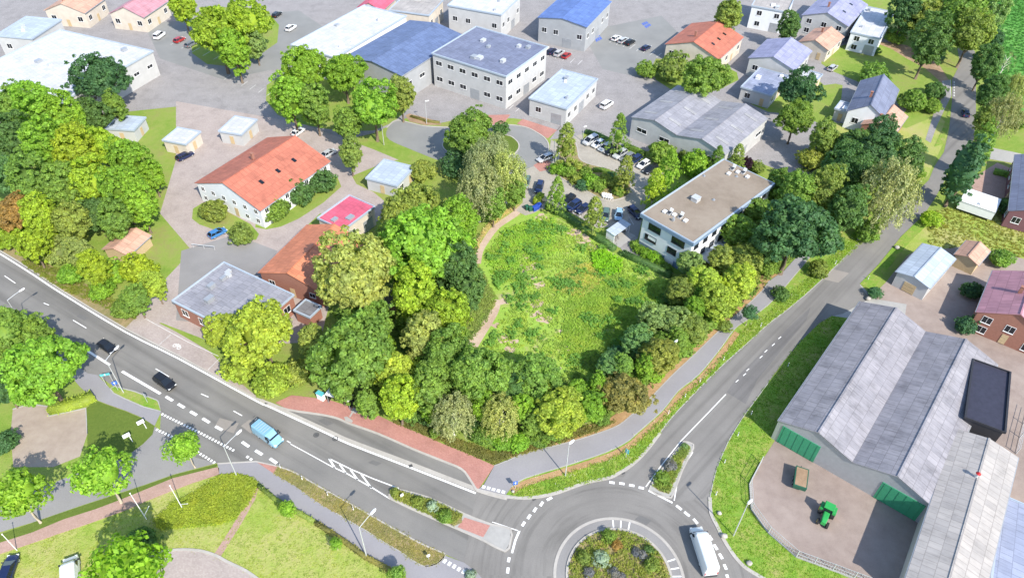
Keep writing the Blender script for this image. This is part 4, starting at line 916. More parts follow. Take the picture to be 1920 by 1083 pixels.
m = MB(); m.prism([(W2 + .05, -L2 * .75), (W2 + 3.2, -L2 * .75), (W2 + 3.2, -L2 * .25), (W2 + .05, -L2 * .25)], 2.6, 2.85); m.build('canopy', M['coping'], off)
for y in (-.72, -.28): m = MB(); m.box((W2 + 3.0, L2 * y, 1.3), (.15, .15, 2.6)); m.build('post', M['metal_white'], off)

# --- bicycle shelter
sh_c, sh_r, sL, sW = frame_of(((1136, 433), (1166, 412), (1184, 420), (1153, 442)), 2.4)
sh = thing('bicycle_shelter', sh_c, 'white bicycle shelter with pale monopitch roof at the corner of the car park', 'shelter', None, sh_r)
m = MB(); m.hexa([(-sL / 2, -sW / 2, 2.3), (sL / 2, -sW / 2, 2.3), (sL / 2, sW / 2, 2.55), (-sL / 2, sW / 2, 2.55)], [(-sL / 2, -sW / 2, 2.4), (sL / 2, -sW / 2, 2.4), (sL / 2, sW / 2, 2.65), (-sL / 2, sW / 2, 2.65)]); m.build('roof', M['roof_paleblue'], sh)
m = MB(); m.box((0, sW / 2 - .15, 1.2), (sL - .2, .08, 2.3)); m.box((-sL / 2 + .15, 0, 1.15), (.08, sW - .4, 2.25)); m.box((sL / 2 - .15, sW * .1, 1.15), (.08, sW * .6, 2.25)); m.build('wall', M['metal_white'], sh)
m = MB(); m.prism([(-sL / 2, -sW / 2 - 1.6), (sL / 2, -sW / 2 - 1.6), (sL / 2, sW / 2), (-sL / 2, sW / 2)], 0, .12); m.build('floor_slab', M['concrete'], sh)
for x in (-sL / 2 + .2, sL / 2 - .2): m = MB(); m.tube([(x, -sW / 2 + .15, .1), (x, -sW / 2 + .15, 2.35)], .05, 6); m.build('post', M['metal_white'], sh)
def bicycle(loc, rz, label):
    t = thing('bicycle', loc, label, 'bicycle', 'bicycles under the shelter', rz)
    for x in (-.52, .52):
        m = MB(); m.tube([(x + .33 * math.cos(a * .524), 0, .35 + .33 * math.sin(a * .524)) for a in range(13)], .03, 5, cap=False); m.build('wheel', M['black_rubber'], t)
    m = MB(); m.tube([(-.52, 0, .35), (-.15, 0, .85), (.38, 0, .9), (.52, 0, .35)], .03, 5); m.tube([(-.52, 0, .35), (0, 0, .32), (.38, 0, .8)], .03, 5); m.tube([(0, 0, .32), (-.17, 0, .95)], .03, 5); m.build('frame', M['dark_metal'], t)
    m = MB(); m.tube([(.36, -.28, 1.0), (.4, 0, 1.05), (.36, .28, 1.0)], .03, 5); m.build('handlebar', M['dark_metal'], t)
    m = MB(); m.box((-.18, 0, .98), (.28, .14, .07), 0, .8); m.build('saddle', M['black_rubber'], t)
for i, (x, l) in enumerate([(-.28, 'left bicycle parked under the white shelter'), (-.12, 'second bicycle from the left under the white shelter'), (.3, 'right bicycle parked alone under the white shelter')]):
    pp = Matrix.Rotation(sh_r, 3, 'Z') @ Vector((x * sL, -sW * .12, 0)); bicycle((sh_c.x + pp.x, sh_c.y + pp.y, .12), sh_r + 1.3, l)

# --- houses and halls of the town (blurred in the photograph)
house('gabled_house', [(383, 335), (512, 252), (606, 312), (474, 402)], 5.0, 'roof_red', 'render_white', 'house with a broad red tiled roof left of the dark green bushes', 'house', gable=3.6, chim=1, sky=3, storeys=2, win=(1.1, 1.2, 3.0))
house('red_roofed_hall', [(485, 505), (592, 415), (668, 465), (606, 552)], 4.2, 'roof_orange', 'brick_wall', 'long orange-red tiled roof beside the pale olive tree', 'building', gable=2.4, sky=2, win=(1.4, 1.2, 3.4))
house('pink_roofed_annex', [(600, 412), (655, 368), (702, 392), (642, 432)], 4.6, 'roof_pink', 'render_cream', 'low annex with a vivid pink-red roof above the orange roof', 'building', vents=2)
house('grey_hall', [(335, 560), (425, 492), (545, 560), (450, 640)], 4.0, 'roof_lilac', 'brick_wall', 'low grey flat-roofed hall left of the orange-red roof', 'building', vents=6)
house('white_hall', [(-60, 150), (135, 42), (268, 118), (60, 215)], 7.0, 'roof_white', 'render_white', 'large white flat-roofed hall at the top left behind the gardens', 'warehouse', vents=9, win=(2.0, 1.0, 5.0))
house('shed', [(5, 62), (60, 28), (105, 46), (50, 82)], 6.0, 'roof_paleblue', 'render_white', 'small hall with pale blue roof in the top left corner', 'building', vents=2)
house('gabled_house', [(95, 12), (135, -14), (185, 5), (148, 32)], 5.0, 'roof_salmon', 'render_cream', 'pinkish-roofed house at the top edge above the white hall', 'house', gable=2.6, chim=1)
house('gabled_house', [(215, 20), (262, -10), (305, 8), (260, 38)], 5.0, 'roof_rose', 'render_cream', 'rose-roofed house at the top edge left of the lime trees', 'house', gable=2.6, chim=1)
house('white_hall', [(535, 92), (690, 10), (755, 35), (640, 105)], 7.5, 'roof_white', 'metal_white', 'white warehouse roof joined to the left of the blue roof', 'warehouse', vents=5, win=(2.4, 1.0, 5.0))
house('blue_hall', [(650, 108), (770, 38), (868, 70), (750, 142)], 8.0, 'roof_blue', 'metal_white', 'warehouse with a long dark blue metal roof and pale walls', 'warehouse', gable=1.5, win=(2.4, 1.2, 5.0), ridge_sky=False)
house('slate_hall', [(820, 100), (890, 52), (1028, 92), (940, 148)], 9.5, 'roof_slate', 'render_white', 'tall white building with slate-blue roof above the grey paved square', 'building', vents=7, storeys=2, win=(2.2, 1.4, 3.6))
house('pale_hall', [(995, 185), (1055, 132), (1118, 152), (1060, 208)], 5.0, 'roof_paleblue', 'render_white', 'small hall with a pale sky-blue roof next to the paved square', 'building', vents=3, door=('metal_grey', 3.0, 3.0))
house('blue_hall', [(1010, 32), (1060, -10), (1145, 2), (1100, 52)], 8.0, 'roof_bright_blue', 'render_white', 'bright blue roofed hall at the top edge', 'warehouse', gable=1.2)
house('white_hall', [(840, 12), (880, -20), (975, -5), (940, 30)], 8.0, 'roof_white', 'render_white', 'white roofed hall at the top edge between the blue roofs', 'warehouse', vents=3)
house('yellow_hall', [(735, 18), (760, -8), (830, 4), (800, 34)], 6.0, 'roof_tan', 'render_cream', 'sand-coloured low building at the top edge left of the white hall', 'building', vents=2)
house('gabled_house', [(675, 12), (700, -12), (740, 0), (712, 22)], 5.0, 'roof_pink', 'render_cream', 'crimson-roofed house at the top edge behind the white warehouse', 'house', gable=2.0)
house('gabled_house', [(1252, 82), (1298, 44), (1392, 72), (1345, 112)], 5.0, 'roof_red', 'render_cream', 'long house with a coral red roof above the green bushes', 'house', gable=3.0, chim=1, sky=3)
house('grey_hall', [(1172, 232), (1256, 168), (1452, 216), (1372, 276)], 6.0, 'roof_lilac', 'render_white', 'very large lilac-grey roofed hall with a white front behind the office block', 'warehouse', gable=1.6, bays=2, win=(3.0, 1.2, 6.0), ridge_sky=True)
house('violet_hall', [(1405, 108), (1440, 76), (1520, 95), (1490, 132)], 5.5, 'roof_violet', 'render_white', 'house with a periwinkle blue roof and pale walls right of the coral roof', 'house', gable=2.2, storeys=1)
house('violet_hall', [(1505, 28), (1545, -8), (1625, 8), (1590, 50)], 6.0, 'roof_violet', 'render_white', 'house with a slate-violet roof at the top edge', 'house', gable=2.6, chim=1, sky=2, storeys=2)
house('white_house', [(1595, 62), (1625, 15), (1675, 25), (1650, 75)], 5.5, 'roof_white', 'render_white', 'white flat-roofed house at the top right beside the dark trees', 'house', vents=2, storeys=2)
house('white_house', [(1410, 14), (1425, -14), (1490, -4), (1475, 24)], 7.0, 'roof_tan', 'render_white', 'cream building with balconies at the top edge', 'house', vents=2, storeys=2)
house('gabled_house', [(1500, 78), (1530, 54), (1580, 70), (1552, 94)], 4.0, 'roof_salmon', 'render_cream', 'low salmon-roofed house in front of the slate-violet roof', 'house', gable=1.8, chim=1)
house('gabled_house', [(1592, 205), (1618, 148), (1682, 172), (1660, 228)], 5.0, 'roof_slate', 'render_white', 'house with a dark grey roof left of the east road', 'house', gable=3.0, chim=1)
house('gabled_house', [(1612, 238), (1640, 205), (1702, 214), (1680, 246)], 3.5, 'roof_salmon', 'brick_wall', 'low house with a hipped salmon-pink roof by the dry meadow', 'house', gable=1.8, chim=1)
house('conservatory', [(1566, 205), (1577, 192), (1600, 200), (1590, 214)], 3.0, 'roof_white', 'render_white', 'small white flat-roofed extension left of the dark grey roof', 'building', vents=1)
house('garage', [(1478, 148), (1500, 130), (1540, 142), (1520, 162)], 3.0, 'roof_white', 'render_cream', 'pale low garage under the dark green tree', 'garage')
house('garage', [(1390, 165), (1425, 130), (1478, 145), (1445, 182)], 3.6, 'roof_bluegrey', 'render_white', 'pinkish-white low house below the periwinkle roof', 'house', vents=2)
house('garage', [(415, 245), (445, 218), (478, 230), (450, 258)], 3.0, 'roof_white', 'render_white', 'small white-roofed garage above the red-roofed house', 'garage')
house('garage', [(205, 238), (228, 215), (268, 228), (246, 252)], 3.0, 'roof_paleblue', 'render_white', 'pale mint-roofed shed among the gardens on the left', 'shed')
house('garage', [(310, 262), (338, 240), (372, 252), (345, 276)], 3.0, 'roof_white', 'render_cream', 'whitish flat shed between the left gardens and the red-roofed house', 'shed')
house('orange_shed', [(200, 462), (240, 428), (275, 446), (236, 482)], 2.6, 'roof_salmon', 'timber', 'small orange-roofed garden shed among lime green bushes', 'shed', gable=1.0, nowin=True)
house('garage', [(690, 335), (722, 300), (775, 318), (742, 352)], 3.0, 'roof_paleblue', 'render_white', 'pale turquoise-roofed shed left of the birch grove', 'shed')
house('garden_shed', [(555, 742 - 160), (575, 565), (600, 578), (580, 598)], 2.6, 'roof_dark', 'brick_wall', 'dark little shed at the foot of the olive tree', 'shed', nowin=True)
house('timber_hut', [(712, 566), (728, 548), (742, 556), (727, 574)], 3.4, 'roof_dark', 'brick_wall', 'brown hut glimpsed between the olive tree and the lime tree', 'shed', nowin=True, gable=1.0)
# farm
house('cattle_barn', [(1440, 808), (1600, 590), (1875, 660), (1770, 925)], 5.0, 'roof_fibre', 'metal_grey', 'huge grey two-ridged cattle barn with a green gate in its end wall', 'barn', gable=2.2, bays=2, nowin=True)
house('lean_to', [(1810, 790), (1822, 688), (1892, 690), (1880, 805)], 6.2, 'tarp_dark', 'dark_metal', 'nearly black flat roof panel at the right side of the barns', 'shed', nowin=True, coping='dark_metal')
house('machine_hall', [(1690, 1120), (1792, 815), (1905, 850), (1840, 1120)], 5.5, 'roof_tan', 'render_cream', 'long pale tan roofed machine hall at the lower right', 'barn', gable=1.0, nowin=True)
house('lean_to', [(1850, 1120), (1880, 950), (1985, 960), (1985, 1120)], 3.8, 'roof_bluegrey', 'metal_grey', 'blue-grey metal roof at the right edge beside the tan machine hall', 'shed', nowin=True)
house('farm_house', [(1830, 590), (1862, 520), (1990, 545), (1970, 630)], 5.0, 'roof_rose', 'brick_wall', 'house with a dusty pink roof at the right edge of the farm', 'house', gable=3.0, chim=1, storeys=2)
house('white_shed', [(1680, 512), (1730, 462), (1790, 482), (1745, 536)], 3.6, 'roof_paleblue', 'render_white', 'pale blue-white roofed shed at the top of the farmyard', 'shed', gable=.8, door=('timber', 2.4, 2.3))

house('timber_hut', [(1790, 480), (1812, 455), (1855, 468), (1835, 492)], 3.0, 'roof_salmon', 'timber', 'rust-brown shed behind the pale blue-white shed', 'shed', gable=.9, nowin=True)
house('brick_house', [(1893, 405), (1905, 300), (2010, 310), (2010, 415)], 4.5, 'roof_slate', 'brick_purple', 'dark purple-brown house at the right edge behind the white trailer', 'house', gable=2.6)
cb = [o for o in bpy.data.objects if o.name.startswith('cattle_barn') and not o.parent][0]; _c, _r, _L, _W = frame_of([(1440, 808), (1600, 590), (1875, 660), (1770, 925)], 5.0)
for s_ in (-1, 1):
    m = MB(); m.box((-_L / 2 - .06, s_ * _W * .33, 2.2), (.1, _W * .26, 4.2))
    for k in range(6): m.box((-_L / 2 - .13, s_ * _W * .33 + (k - 2.5) * _W * .045, 2.2), (.06, .08, 4.1))
    m.build('gate', M['door_green'], cb)
# chimney pipe on the machine hall
pc = G(1826, 898, 6.0); m = MB(); m.tube([(0, 0, 0), (0, 0, 1.7)], .22, 10); t_ = thing('chimney_pipe', (pc.x, pc.y, 5.9), 'grey pipe with a red cap standing on the tan machine hall roof', 'chimney'); m.build('pipe', M['galvanised'], t_)
m = MB(); m.tube([(0, 0, 1.65), (0, 0, 1.95)], [.38, .1], 10); m.build('cap', M['lens_red'], t_)

# ---------------------------------------------------------------- vehicles
def wheel_mesh(r=.33, w=.22):
    m = MB(); m.mi = 0; m.tube([(0, -w / 2, r), (0, w / 2, r)], r, 14); m.mi = 1; m.tube([(0, -w / 2 - .01, r), (0, w / 2 + .01, r)], r * .58, 10)
    return m.mesh('wheel', [M['black_rubber'], M['galvanised']])
WH = wheel_mesh(); WHB = wheel_mesh(.36, .26)
def csec(x, z0, z1, hw, rr=.16):
    pts = [(-hw + rr * .5, z0), (hw - rr * .5, z0), (hw, z0 + rr), (hw, z1 - rr * .9), (hw - rr, z1 - .02), (hw * .4, z1 + .015), (-hw * .4, z1 + .015), (-hw + rr, z1 - .02), (-hw, z1 - rr * .9), (-hw, z0 + rr)]
    return [(x, y, z) for y, z in pts]
CARS = {}
def car_proto(kind):
    P = dict(hatch=(4.1, 1.46, .88, -1.98, -1.45, .12, 1.2), wagon=(4.6, 1.47, .90, -2.22, -1.75, .2, 1.3), suv=(4.5, 1.66, .93, -2.12, -1.75, .15, 1.25), sedan=(4.6, 1.44, .89, -1.75, -1.0, .4, 1.3), minivan=(4.7, 1.86, .94, -2.28, -2.1, .6, 1.65))[kind]
    L, H, hw, xr, xtr, xtf, xf = P; h = L / 2; belt = H * .63; r = bpy.data.objects.new('car', None)
    m = MB(); m.loft([csec(-h, .42, belt * .93, hw * .84), csec(-h + .12, .3, belt, hw * .95), csec(-h * .6, .22, belt + .02, hw), csec(0, .2, belt + .01, hw), csec(xf + .05, .22, belt - .02, hw), csec(h - .45, .24, belt * .88, hw * .97), csec(h - .1, .32, belt * .78, hw * .86), csec(h, .4, belt * .66, hw * .72)])
    a = .60 if kind != 'minivan' else .72
    body = m.mesh('body', M['car_paint'], smooth_=False, recalc=True)
    gl = MB(); bt = [(xr, -hw * .92, belt - .01), (xf, -hw * .9, belt - .03), (xf, hw * .9, belt - .03), (xr, hw * .92, belt - .01)]; tp = [(xtr, -hw * a * 1.12, H - .04), (xtf, -hw * a * 1.1, H - .04), (xtf, hw * a * 1.1, H - .04), (xtr, hw * a * 1.12, H - .04)]
    gl.hexa(bt, tp)
    rf = MB(); rf.loft([[(x, y * k, z) for y, z in ((-hw * a * 1.15, H - .06), (hw * a * 1.15, H - .06), (hw * a, H - .0), (-hw * a, H))] for x, k in ((xtr - .06, .96), (xtr + .2, 1), (xtf - .2, 1), (xtf + .05, .94))])
    for i in range(4): rf.tube([bt[i], tp[i]], .05, 5)
    for sx in (.5, .28 if kind in ('wagon', 'minivan', 'suv') else .4):
        for s in (-1, 1):
            xb = xr + (xf - xr) * sx; xt = xtr + (xtf - xtr) * sx * .98; rf.tube([(xb, s * hw * .925, belt), (xt, s * hw * a * 1.13, H - .05)], .04, 5)
    parts = [('body', body), ('roof', rf.mesh('roof', M['car_paint'], recalc=True)), ('windows', gl.mesh('windows', M['glass_dark']))]
    lights = []
    for s in (-1, 1):
        q = MB(); q.box((h - .12, s * hw * .66, belt * .70), (.22, .36, .14)); lights.append(('headlight', q.mesh('headlight', M['lamp_glass'])))
        q = MB(); q.box((-h + .06, s * hw * .72, belt * .82), (.12, .26, .24)); lights.append(('tail_light', q.mesh('tail_light', M['lens_red'])))
        q = MB(); q.box((xf - .25, s * (hw + .07), belt + .04), (.12, .18, .12)); lights.append(('mirror', q.mesh('mirror', M['car_paint'])))
    wh = [(x, s * (hw - .13)) for x in (-L * .29, L * .31) for s in (-1, 1)]
    CARS[kind] = (parts + lights, wh, L)
for k in ('hatch', 'wagon', 'suv', 'sedan', 'minivan'): car_proto(k)
PAINT = dict(silver=(.48, .49, .50), white=(.8, .8, .8), black=(.012, .012, .014), navy=(.012, .02, .07), darkblue=(.015, .03, .10), grey=(.20, .21, .22), paleblue=(.30, .48, .66), green=(.10, .17, .15), blue=(.05, .20, .45), red=(.4, .03, .03))
def car(rear, front, kind, paint, label, group=None, z=0.03, cat='car'):
    a, b = G(*rear), G(*front); c = (a + b) / 2; parts, wh, L = CARS[kind]
    t = thing('parked_car' if group or 'parked' in label else 'car', (c.x, c.y, z), label, cat, group, math.atan2(b.y - a.y, b.x - a.x))
    for n, me in parts:
        o = bpy.data.objects.new(n, me); COL.objects.link(o); o.parent = t; o.color = rgba(PAINT[paint])
    for x, y in wh: put('wheel', WH, t, (x, y, 0))
    return t
NR = 'cars in the upper row of the office car park'; SR = 'cars in the lower row of the office car park'
car((1034, 295), (1009, 305), 'wagon', 'silver', 'silver estate car turning on the red paving by the cul-de-sac')
car((1117, 262), (1096, 274), 'minivan', 'silver', 'light grey van-like car parked at the left end of the upper row', NR)
car((1131, 268), (1111, 279), 'hatch', 'white', 'white hatchback parked next to the light grey van', NR)
car((1145, 274), (1124, 286), 'wagon', 'silver', 'silver estate parked between the white hatchback and the black car', NR)
car((1157, 280), (1135, 293), 'suv', 'black', 'black car parked between two silver cars in the upper row', NR)
car((1174, 286), (1150, 300), 'suv', 'silver', 'silver car parked right of the black one in the upper row', NR)
car((1186, 293), (1165, 305), 'wagon', 'grey', 'grey car parked half hidden behind the reddish tree', NR)
car((1199, 297), (1180, 309), 'wagon', 'darkblue', 'dark blue car parked between the reddish tree and the white car', NR)
car((1217, 305), (1195, 319), 'hatch', 'white', 'white car with black windscreen parked near the right end of the upper row', NR)
car((1230, 315), (1208, 328), 'suv', 'black', 'black car parked at the right end of the upper row', NR)
car((1074, 371), (1055, 386), 'wagon', 'black', 'black car parked at the left end of the lower row behind the small tree', SR)
car((1086, 382), (1063, 397), 'suv', 'darkblue', 'dark blue car parked second from the left in the lower row', SR)
car((1104, 388), (1081, 403), 'hatch', 'navy', 'navy car parked left of the tree in the lower row', SR)
car((1137, 396), (1133, 418), 'wagon', 'green', 'grey-green car parked half hidden right of the tree in the lower row', SR)
car((1161, 396), (1158, 417), 'hatch', 'paleblue', 'pale blue hatchback parked above the bicycle shelter', SR)
car((1181, 394), (1200, 412), 'suv', 'navy', 'navy car parked against the corner of the office block', SR)
car((1014, 345), (1008, 364), 'wagon', 'darkblue', 'dark blue estate parked at the car park entrance above the clipped hedge')
car((989, 336), (983, 355), 'wagon', 'green', 'silver-green car parked half under the birches at the entrance')
car((190, 645), (217, 663), 'hatch', 'black', 'black hatchback driving on the main road beside the big green tree')
car((297, 711), (325, 730), 'suv', 'black', 'black car driving on the main road near the blue arrow sign')
car((1811, 226), (1806, 206), 'hatch', 'darkblue', 'dark blue car in the tree shade at the far end of the east road')
car((12, 1092), (26, 1052), 'wagon', 'navy', 'navy car in the bottom left corner')

def van(rear, front, label, colr, L=7.3, H=2.85, hw=1.06, z=.03, name='delivery_van', two=False):
    a, b = G(*rear), G(*front); c = (a + b) / 2; t = thing(name, (c.x, c.y, z), label, 'van', None, math.atan2(b.y - a.y, b.x - a.x)); h = L / 2
    def sec(x, z0, z1, w, wt, r=.14): return [(x, y, zz) for y, zz in ((-w + .08, z0), (w - .08, z0), (w, z0 + .12), (w, z1 * .55), (wt, z1 - r), (wt - r, z1), (-wt + r, z1), (-wt, z1 - r), (-w, z1 * .55), (-w, z0 + .12))]
    m = MB(); m.loft([sec(-h, .45, H - .12, hw * .94, hw * .84), sec(-h + .12, .38, H, hw, hw * .88), sec(0, .34, H, hw, hw * .88), sec(h - 2.1, .34, H, hw, hw * .88), sec(h - 1.75, .34, H - .18, hw, hw * .82), sec(h - 1.0, .34, 1.55, hw, hw * .86), sec(h - .55, .36, 1.28, hw * .98, hw * .86), sec(h - .12, .42, 1.05, hw * .9, hw * .76), sec(h, .5, .85, hw * .76, hw * .66)])
    o = m.build('body', M['car_paint'], t, recalc=True); o.color = rgba(colr)
    m = MB(); x0, x1 = h - 1.78, h - 1.02; zt, zb = H - .24, 1.58
    m.hexa([(x1 + .02, -hw * .84, zb), (x1 + .02, hw * .84, zb), (x1 - .1, hw * .84, zb), (x1 - .1, -hw * .84, zb)], [(x0 + .03, -hw * .74, zt), (x0 + .03, hw * .74, zt), (x0 - .1, hw * .74, zt), (x0 - .1, -hw * .74, zt)]); m.build('windscreen', M['glass_dark'], t, recalc=True)
    for s in (-1, 1):
        m = MB(); m.hexa([(h - 2.15, s * (hw + .012), 1.38), (h - 1.2, s * (hw + .012), 1.38), (h - 1.2, s * hw * .9, 1.38), (h - 2.15, s * hw * .9, 1.38)], [(h - 2.15, s * (hw * .92 + .02), 2.05), (h - 1.62, s * (hw * .91 + .02), 2.05), (h - 1.62, s * hw * .8, 2.05), (h - 2.15, s * hw * .8, 2.05)]); m.build('side_window', M['glass_dark'], t, recalc=True)
        m = MB(); m.box((h - 1.2, s * (hw + .16), 1.5), (.12, .26, .32)); m.build('mirror', M['dark_metal'], t)
        m = MB(); m.box((h - .2, s * hw * .72, .92), (.3, .34, .2)); m.build('headlight', M['lamp_glass'], t)
        m = MB(); m.box((-h - .003, s * hw * .86, 1.1), (.05, .14, .6)); m.build('tail_light', M['lens_red'], t)
        for x in (-L * .24, h - 1.0): put('wheel', WHB, t, (x, s * (hw - .14), 0))
    m = MB(); m.box((-h - .07, 0, .5), (.16, hw * 1.8, .18)); m.build('bumper', M['dark_metal'], t)
    m = MB(); m.box((-h - .012, 0, 1.35), (.03, .025, 1.9)); m.box((-h - .02, .35, 2.55), (.05, .5, .06)); m.build('rear_door_seam', M['metal_grey'], t)
    m = MB()
    for i in range(5): m.box((-h + .9 + i * (L - 3.6) / 4, 0, H + .012), (.06, hw * 1.5, .03))
    for s in (-1, 1): m.box((-.2, s * (hw + .006), .95), (L * .62, .02, .12)); m.box((h - 2.35, s * (hw + .004), 1.3), (.02, .02, 1.6))
    m.build('trim', M['galvanised'], t)
    m = MB(); m.box((h - .02, 0, .72), (.1, hw * 1.0, .16)); m.build('grille', M['dark_metal'], t)
    return t
van((1331, 1082), (1302, 993), 'long high-roofed white delivery van driving on the roundabout', (.82, .83, .84))
van((484, 806), (526, 836), 'sky-blue van driving towards the roundabout past the side road mouth', (.22, .42, .55), L=5.6, H=2.3)
van((139, 1108), (137, 1058), 'white van parked on the grass at the bottom left', (.8, .81, .82), L=5.8, H=2.5, name='parked_van')

# tractor in the farmyard
c = G(1545, 970); t = thing('tractor', (c.x, c.y, .02), 'green tractor with yellow wheel rims in the farmyard', 'tractor', None, pxdir((1552, 950), (1540, 985)))
m = MB(); m.loft([[(x, y, zz) for y, zz in ((-w, z0), (w, z0), (w, z1), (w * .7, z1 + .08), (-w * .7, z1 + .08), (-w, z1))] for x, w, z0, z1 in ((0, .42, .7, 1.55), (1.2, .4, .7, 1.5), (1.9, .33, .75, 1.35))]); m.build('bonnet', M['machine_green'], t, recalc=True)
m = MB(); m.hexa([(-1.2, -.75, 1.0), (0, -.7, 1.0), (0, .7, 1.0), (-1.2, .75, 1.0)], [(-1.05, -.65, 2.45), (-.15, -.62, 2.45), (-.15, .62, 2.45), (-1.05, .65, 2.45)]); m.build('cab_windows', M['glass_dark'], t)
m = MB(); m.box((-.6, 0, 2.53), (1.3, 1.55, .16), 0, .9); m.build('cab_roof', M['machine_green'], t)
for s in (-1, 1):
    m = MB(); m.tube([(-.75, s * .65, .85), (-.75, s * 1.15, .85)], .85, 18); w = m.build('rear_wheel', M['black_rubber'], t)
    m = MB(); m.tube([(-.75, s * .75, .85), (-.75, s * 1.17, .85)], .45, 12); m.build('rim', M['plastic_yellow'], w)
    m = MB(); m.tube([(1.45, s * .55, .52), (1.45, s * .85, .52)], .52, 14); w = m.build('front_wheel', M['black_rubber'], t)
    m = MB(); m.tube([(1.45, s * .6, .52), (1.45, s * .87, .52)], .27, 10); m.build('rim', M['plastic_yellow'], w)
    m = MB(); m.box((-.75, s * .9, 1.78), (1.3, .55, .08)); m.box((-.15, s * .9, 1.5), (.08, .55, .5)); m.build('mudguard', M['machine_green'], t)
c = G(1497, 905); t = thing('farm_trailer', (c.x, c.y, .02), 'dark green farm trailer standing left of the tractor', 'trailer', None, 1.2)
m = MB(); m.box((0, 0, 1.25), (3.6, 1.9, .9), 0, 1.06); m.build('body', M['plastic_green'], t); m = MB(); m.box((0, 0, 1.72), (3.4, 1.7, .02)); m.build('load', M['soil'], t)
m = MB(); m.tube([(1.8, 0, .7), (3.0, 0, .55)], .06, 6); m.build('drawbar', M['dark_metal'], t)
for s in (-1, 1): put('wheel', WHB, t, (-.6, s * .85, 0)); put('wheel', WHB, t, (.3, s * .85, 0))
# white trailer by the driveway
c, rz, L, W = frame_of(((1799, 378), (1812, 354), (1878, 371), (1868, 397)), 2.8)
t = thing('box_trailer', c, 'long white box trailer parked below the brick driveway at the right', 'trailer', None, rz)
m = MB(); m.prism([(-L / 2, -W / 2), (L / 2, -W / 2), (L / 2, W / 2), (-L / 2, W / 2)], .7, 2.78); m.build('box', M['metal_white'], t)
m = MB(); m.bar([Vector((-L / 2, -W / 2)), Vector((L / 2, -W / 2)), Vector((L / 2, W / 2)), Vector((-L / 2, W / 2))], .12, 2.6, 2.84, closed=True); m.build('roof_rim', M['galvanised'], t)
m = MB(); m.box((0, 0, .55), (L * .95, W * .8, .25)); m.build('chassis', M['dark_metal'], t)
m = MB(); m.box((-L * .3, 0, 2.83), (.8, .6, .12)); m.build('roof_vent', M['metal_grey'], t)
for x in (-L * .2, -L * .3, L * .3):
    for s in (-1, 1): put('wheel', WHB, t, (x, s * (W / 2 - .2), 0))
c = G(1888, 392); car((1882, 396), (1897, 399), 'hatch', 'paleblue', 'pale car parked behind the box trailer under a tree')

# ---------------------------------------------------------------- street furniture
def lamp(base, joint, head, h, label, r=.09, arm=True):
    b = G(*base); J = G(joint[0], joint[1], h); Hd = G(head[0], head[1], h + .25); d = Vector((Hd.x - J.x, Hd.y - J.y, 0)); L = max(d.length, .4)
    t = thing('street_lamp', (b.x, b.y, 0), label, 'street lamp', 'street lamps along the roads', math.atan2(d.y, d.x))
    m = MB(); m.tube([(0, 0, 0), (0, 0, h * .35), (0, 0, h)], [r * 1.1, r, r * .65], 8); m.build('pole', M['galvanised'], t)
    if arm: m = MB(); m.tube([(0, 0, h - .05), (L * .6, 0, h + .15), (L, 0, h + .2)], [r * .65, r * .55, r * .5], 6); m.build('arm', M['galvanised'], t)
    m = MB(); x = L if arm else .1; m.loft([[(x + a, y * w, h + .2 + zz) for y, zz in ((-1, -.06), (1, -.06), (1, .03), (.5, .1), (-.5, .1), (-1, .03))] for a, w in ((-.1, .1), (.15, .2), (.7, .2), (.95, .1))]); m.build('lamp_head', M['metal_white'], t, recalc=True)
lamp((444, 892), (420, 836), (444, 812), 8.0, 'tall street lamp rising from the yellow-green bed at the side road mouth')
lamp((688, 1045), (672, 988), (694, 962), 8.7, 'tall street lamp by the hedge beside the lower cycle path')
lamp((1060, 892), (1069, 828), (1073, 823), 8.6, 'straight street lamp on the grass verge above the roundabout', arm=False)
lamp((1375, 1004), (1405, 938), (1408, 934), 8.9, 'straight street lamp leaning on the right verge by the farm fence', arm=False)
lamp((232, 736), (197, 673), (214, 653), 8.6, 'street lamp on the little verge under the black hatchback')
lamp((53, 624), (15, 560), (38, 543), 8.6, 'street lamp in front of the trees at the left edge')
lamp((1252, 690), (1260, 645), (1264, 640), 6.6, 'street lamp poking out of the bushes beside the upper cycle path', arm=False)
lamp((720, 272), (717, 235), (722, 233), 7.0, 'street lamp at the left end of the cul-de-sac', arm=False)
lamp((800, 232), (799, 203), (802, 201), 6.5, 'slim lamp on the dry strip above the cul-de-sac', arm=False)
lamp((1092, 265), (1094, 250), (1097, 247), 4.0, 'short lamp at the left corner of the upper car row', arm=False)
def mast(base, top, br0, br1, h, label):
    b = G(*base); t = thing('slim_mast', (b.x, b.y, 0), label, 'mast', 'slim masts along the brick footpath')
    m = MB(); m.tube([(0, 0, 0), (0, 0, h)], [.07, .045], 6); m.build('mast', M['metal_white'], t)
    if br0: m = MB(); d = G(*br1, 2.2) - G(*br0, 1.2); m.tube([(0, 0, 1.1), (d.x * .75, d.y * .75, 2.4)], .05, 6); m.build('brace', M['metal_white'], t)
    m = MB(); m.ball((0, 0, h + .06), .11); m.build('cap', M['metal_white'], t)
mast((275, 973), 0, (264, 957), (279, 938), 7.2, 'middle slim white mast with a side brace beside the brick footpath')
mast((342, 952), 0, (333, 938), (354, 941), 6.2, 'slim white mast nearest the yellow-green bed')
mast((32, 1031), 0, None, None, 4.6, 'leftmost slim white mast below the brick footpath')
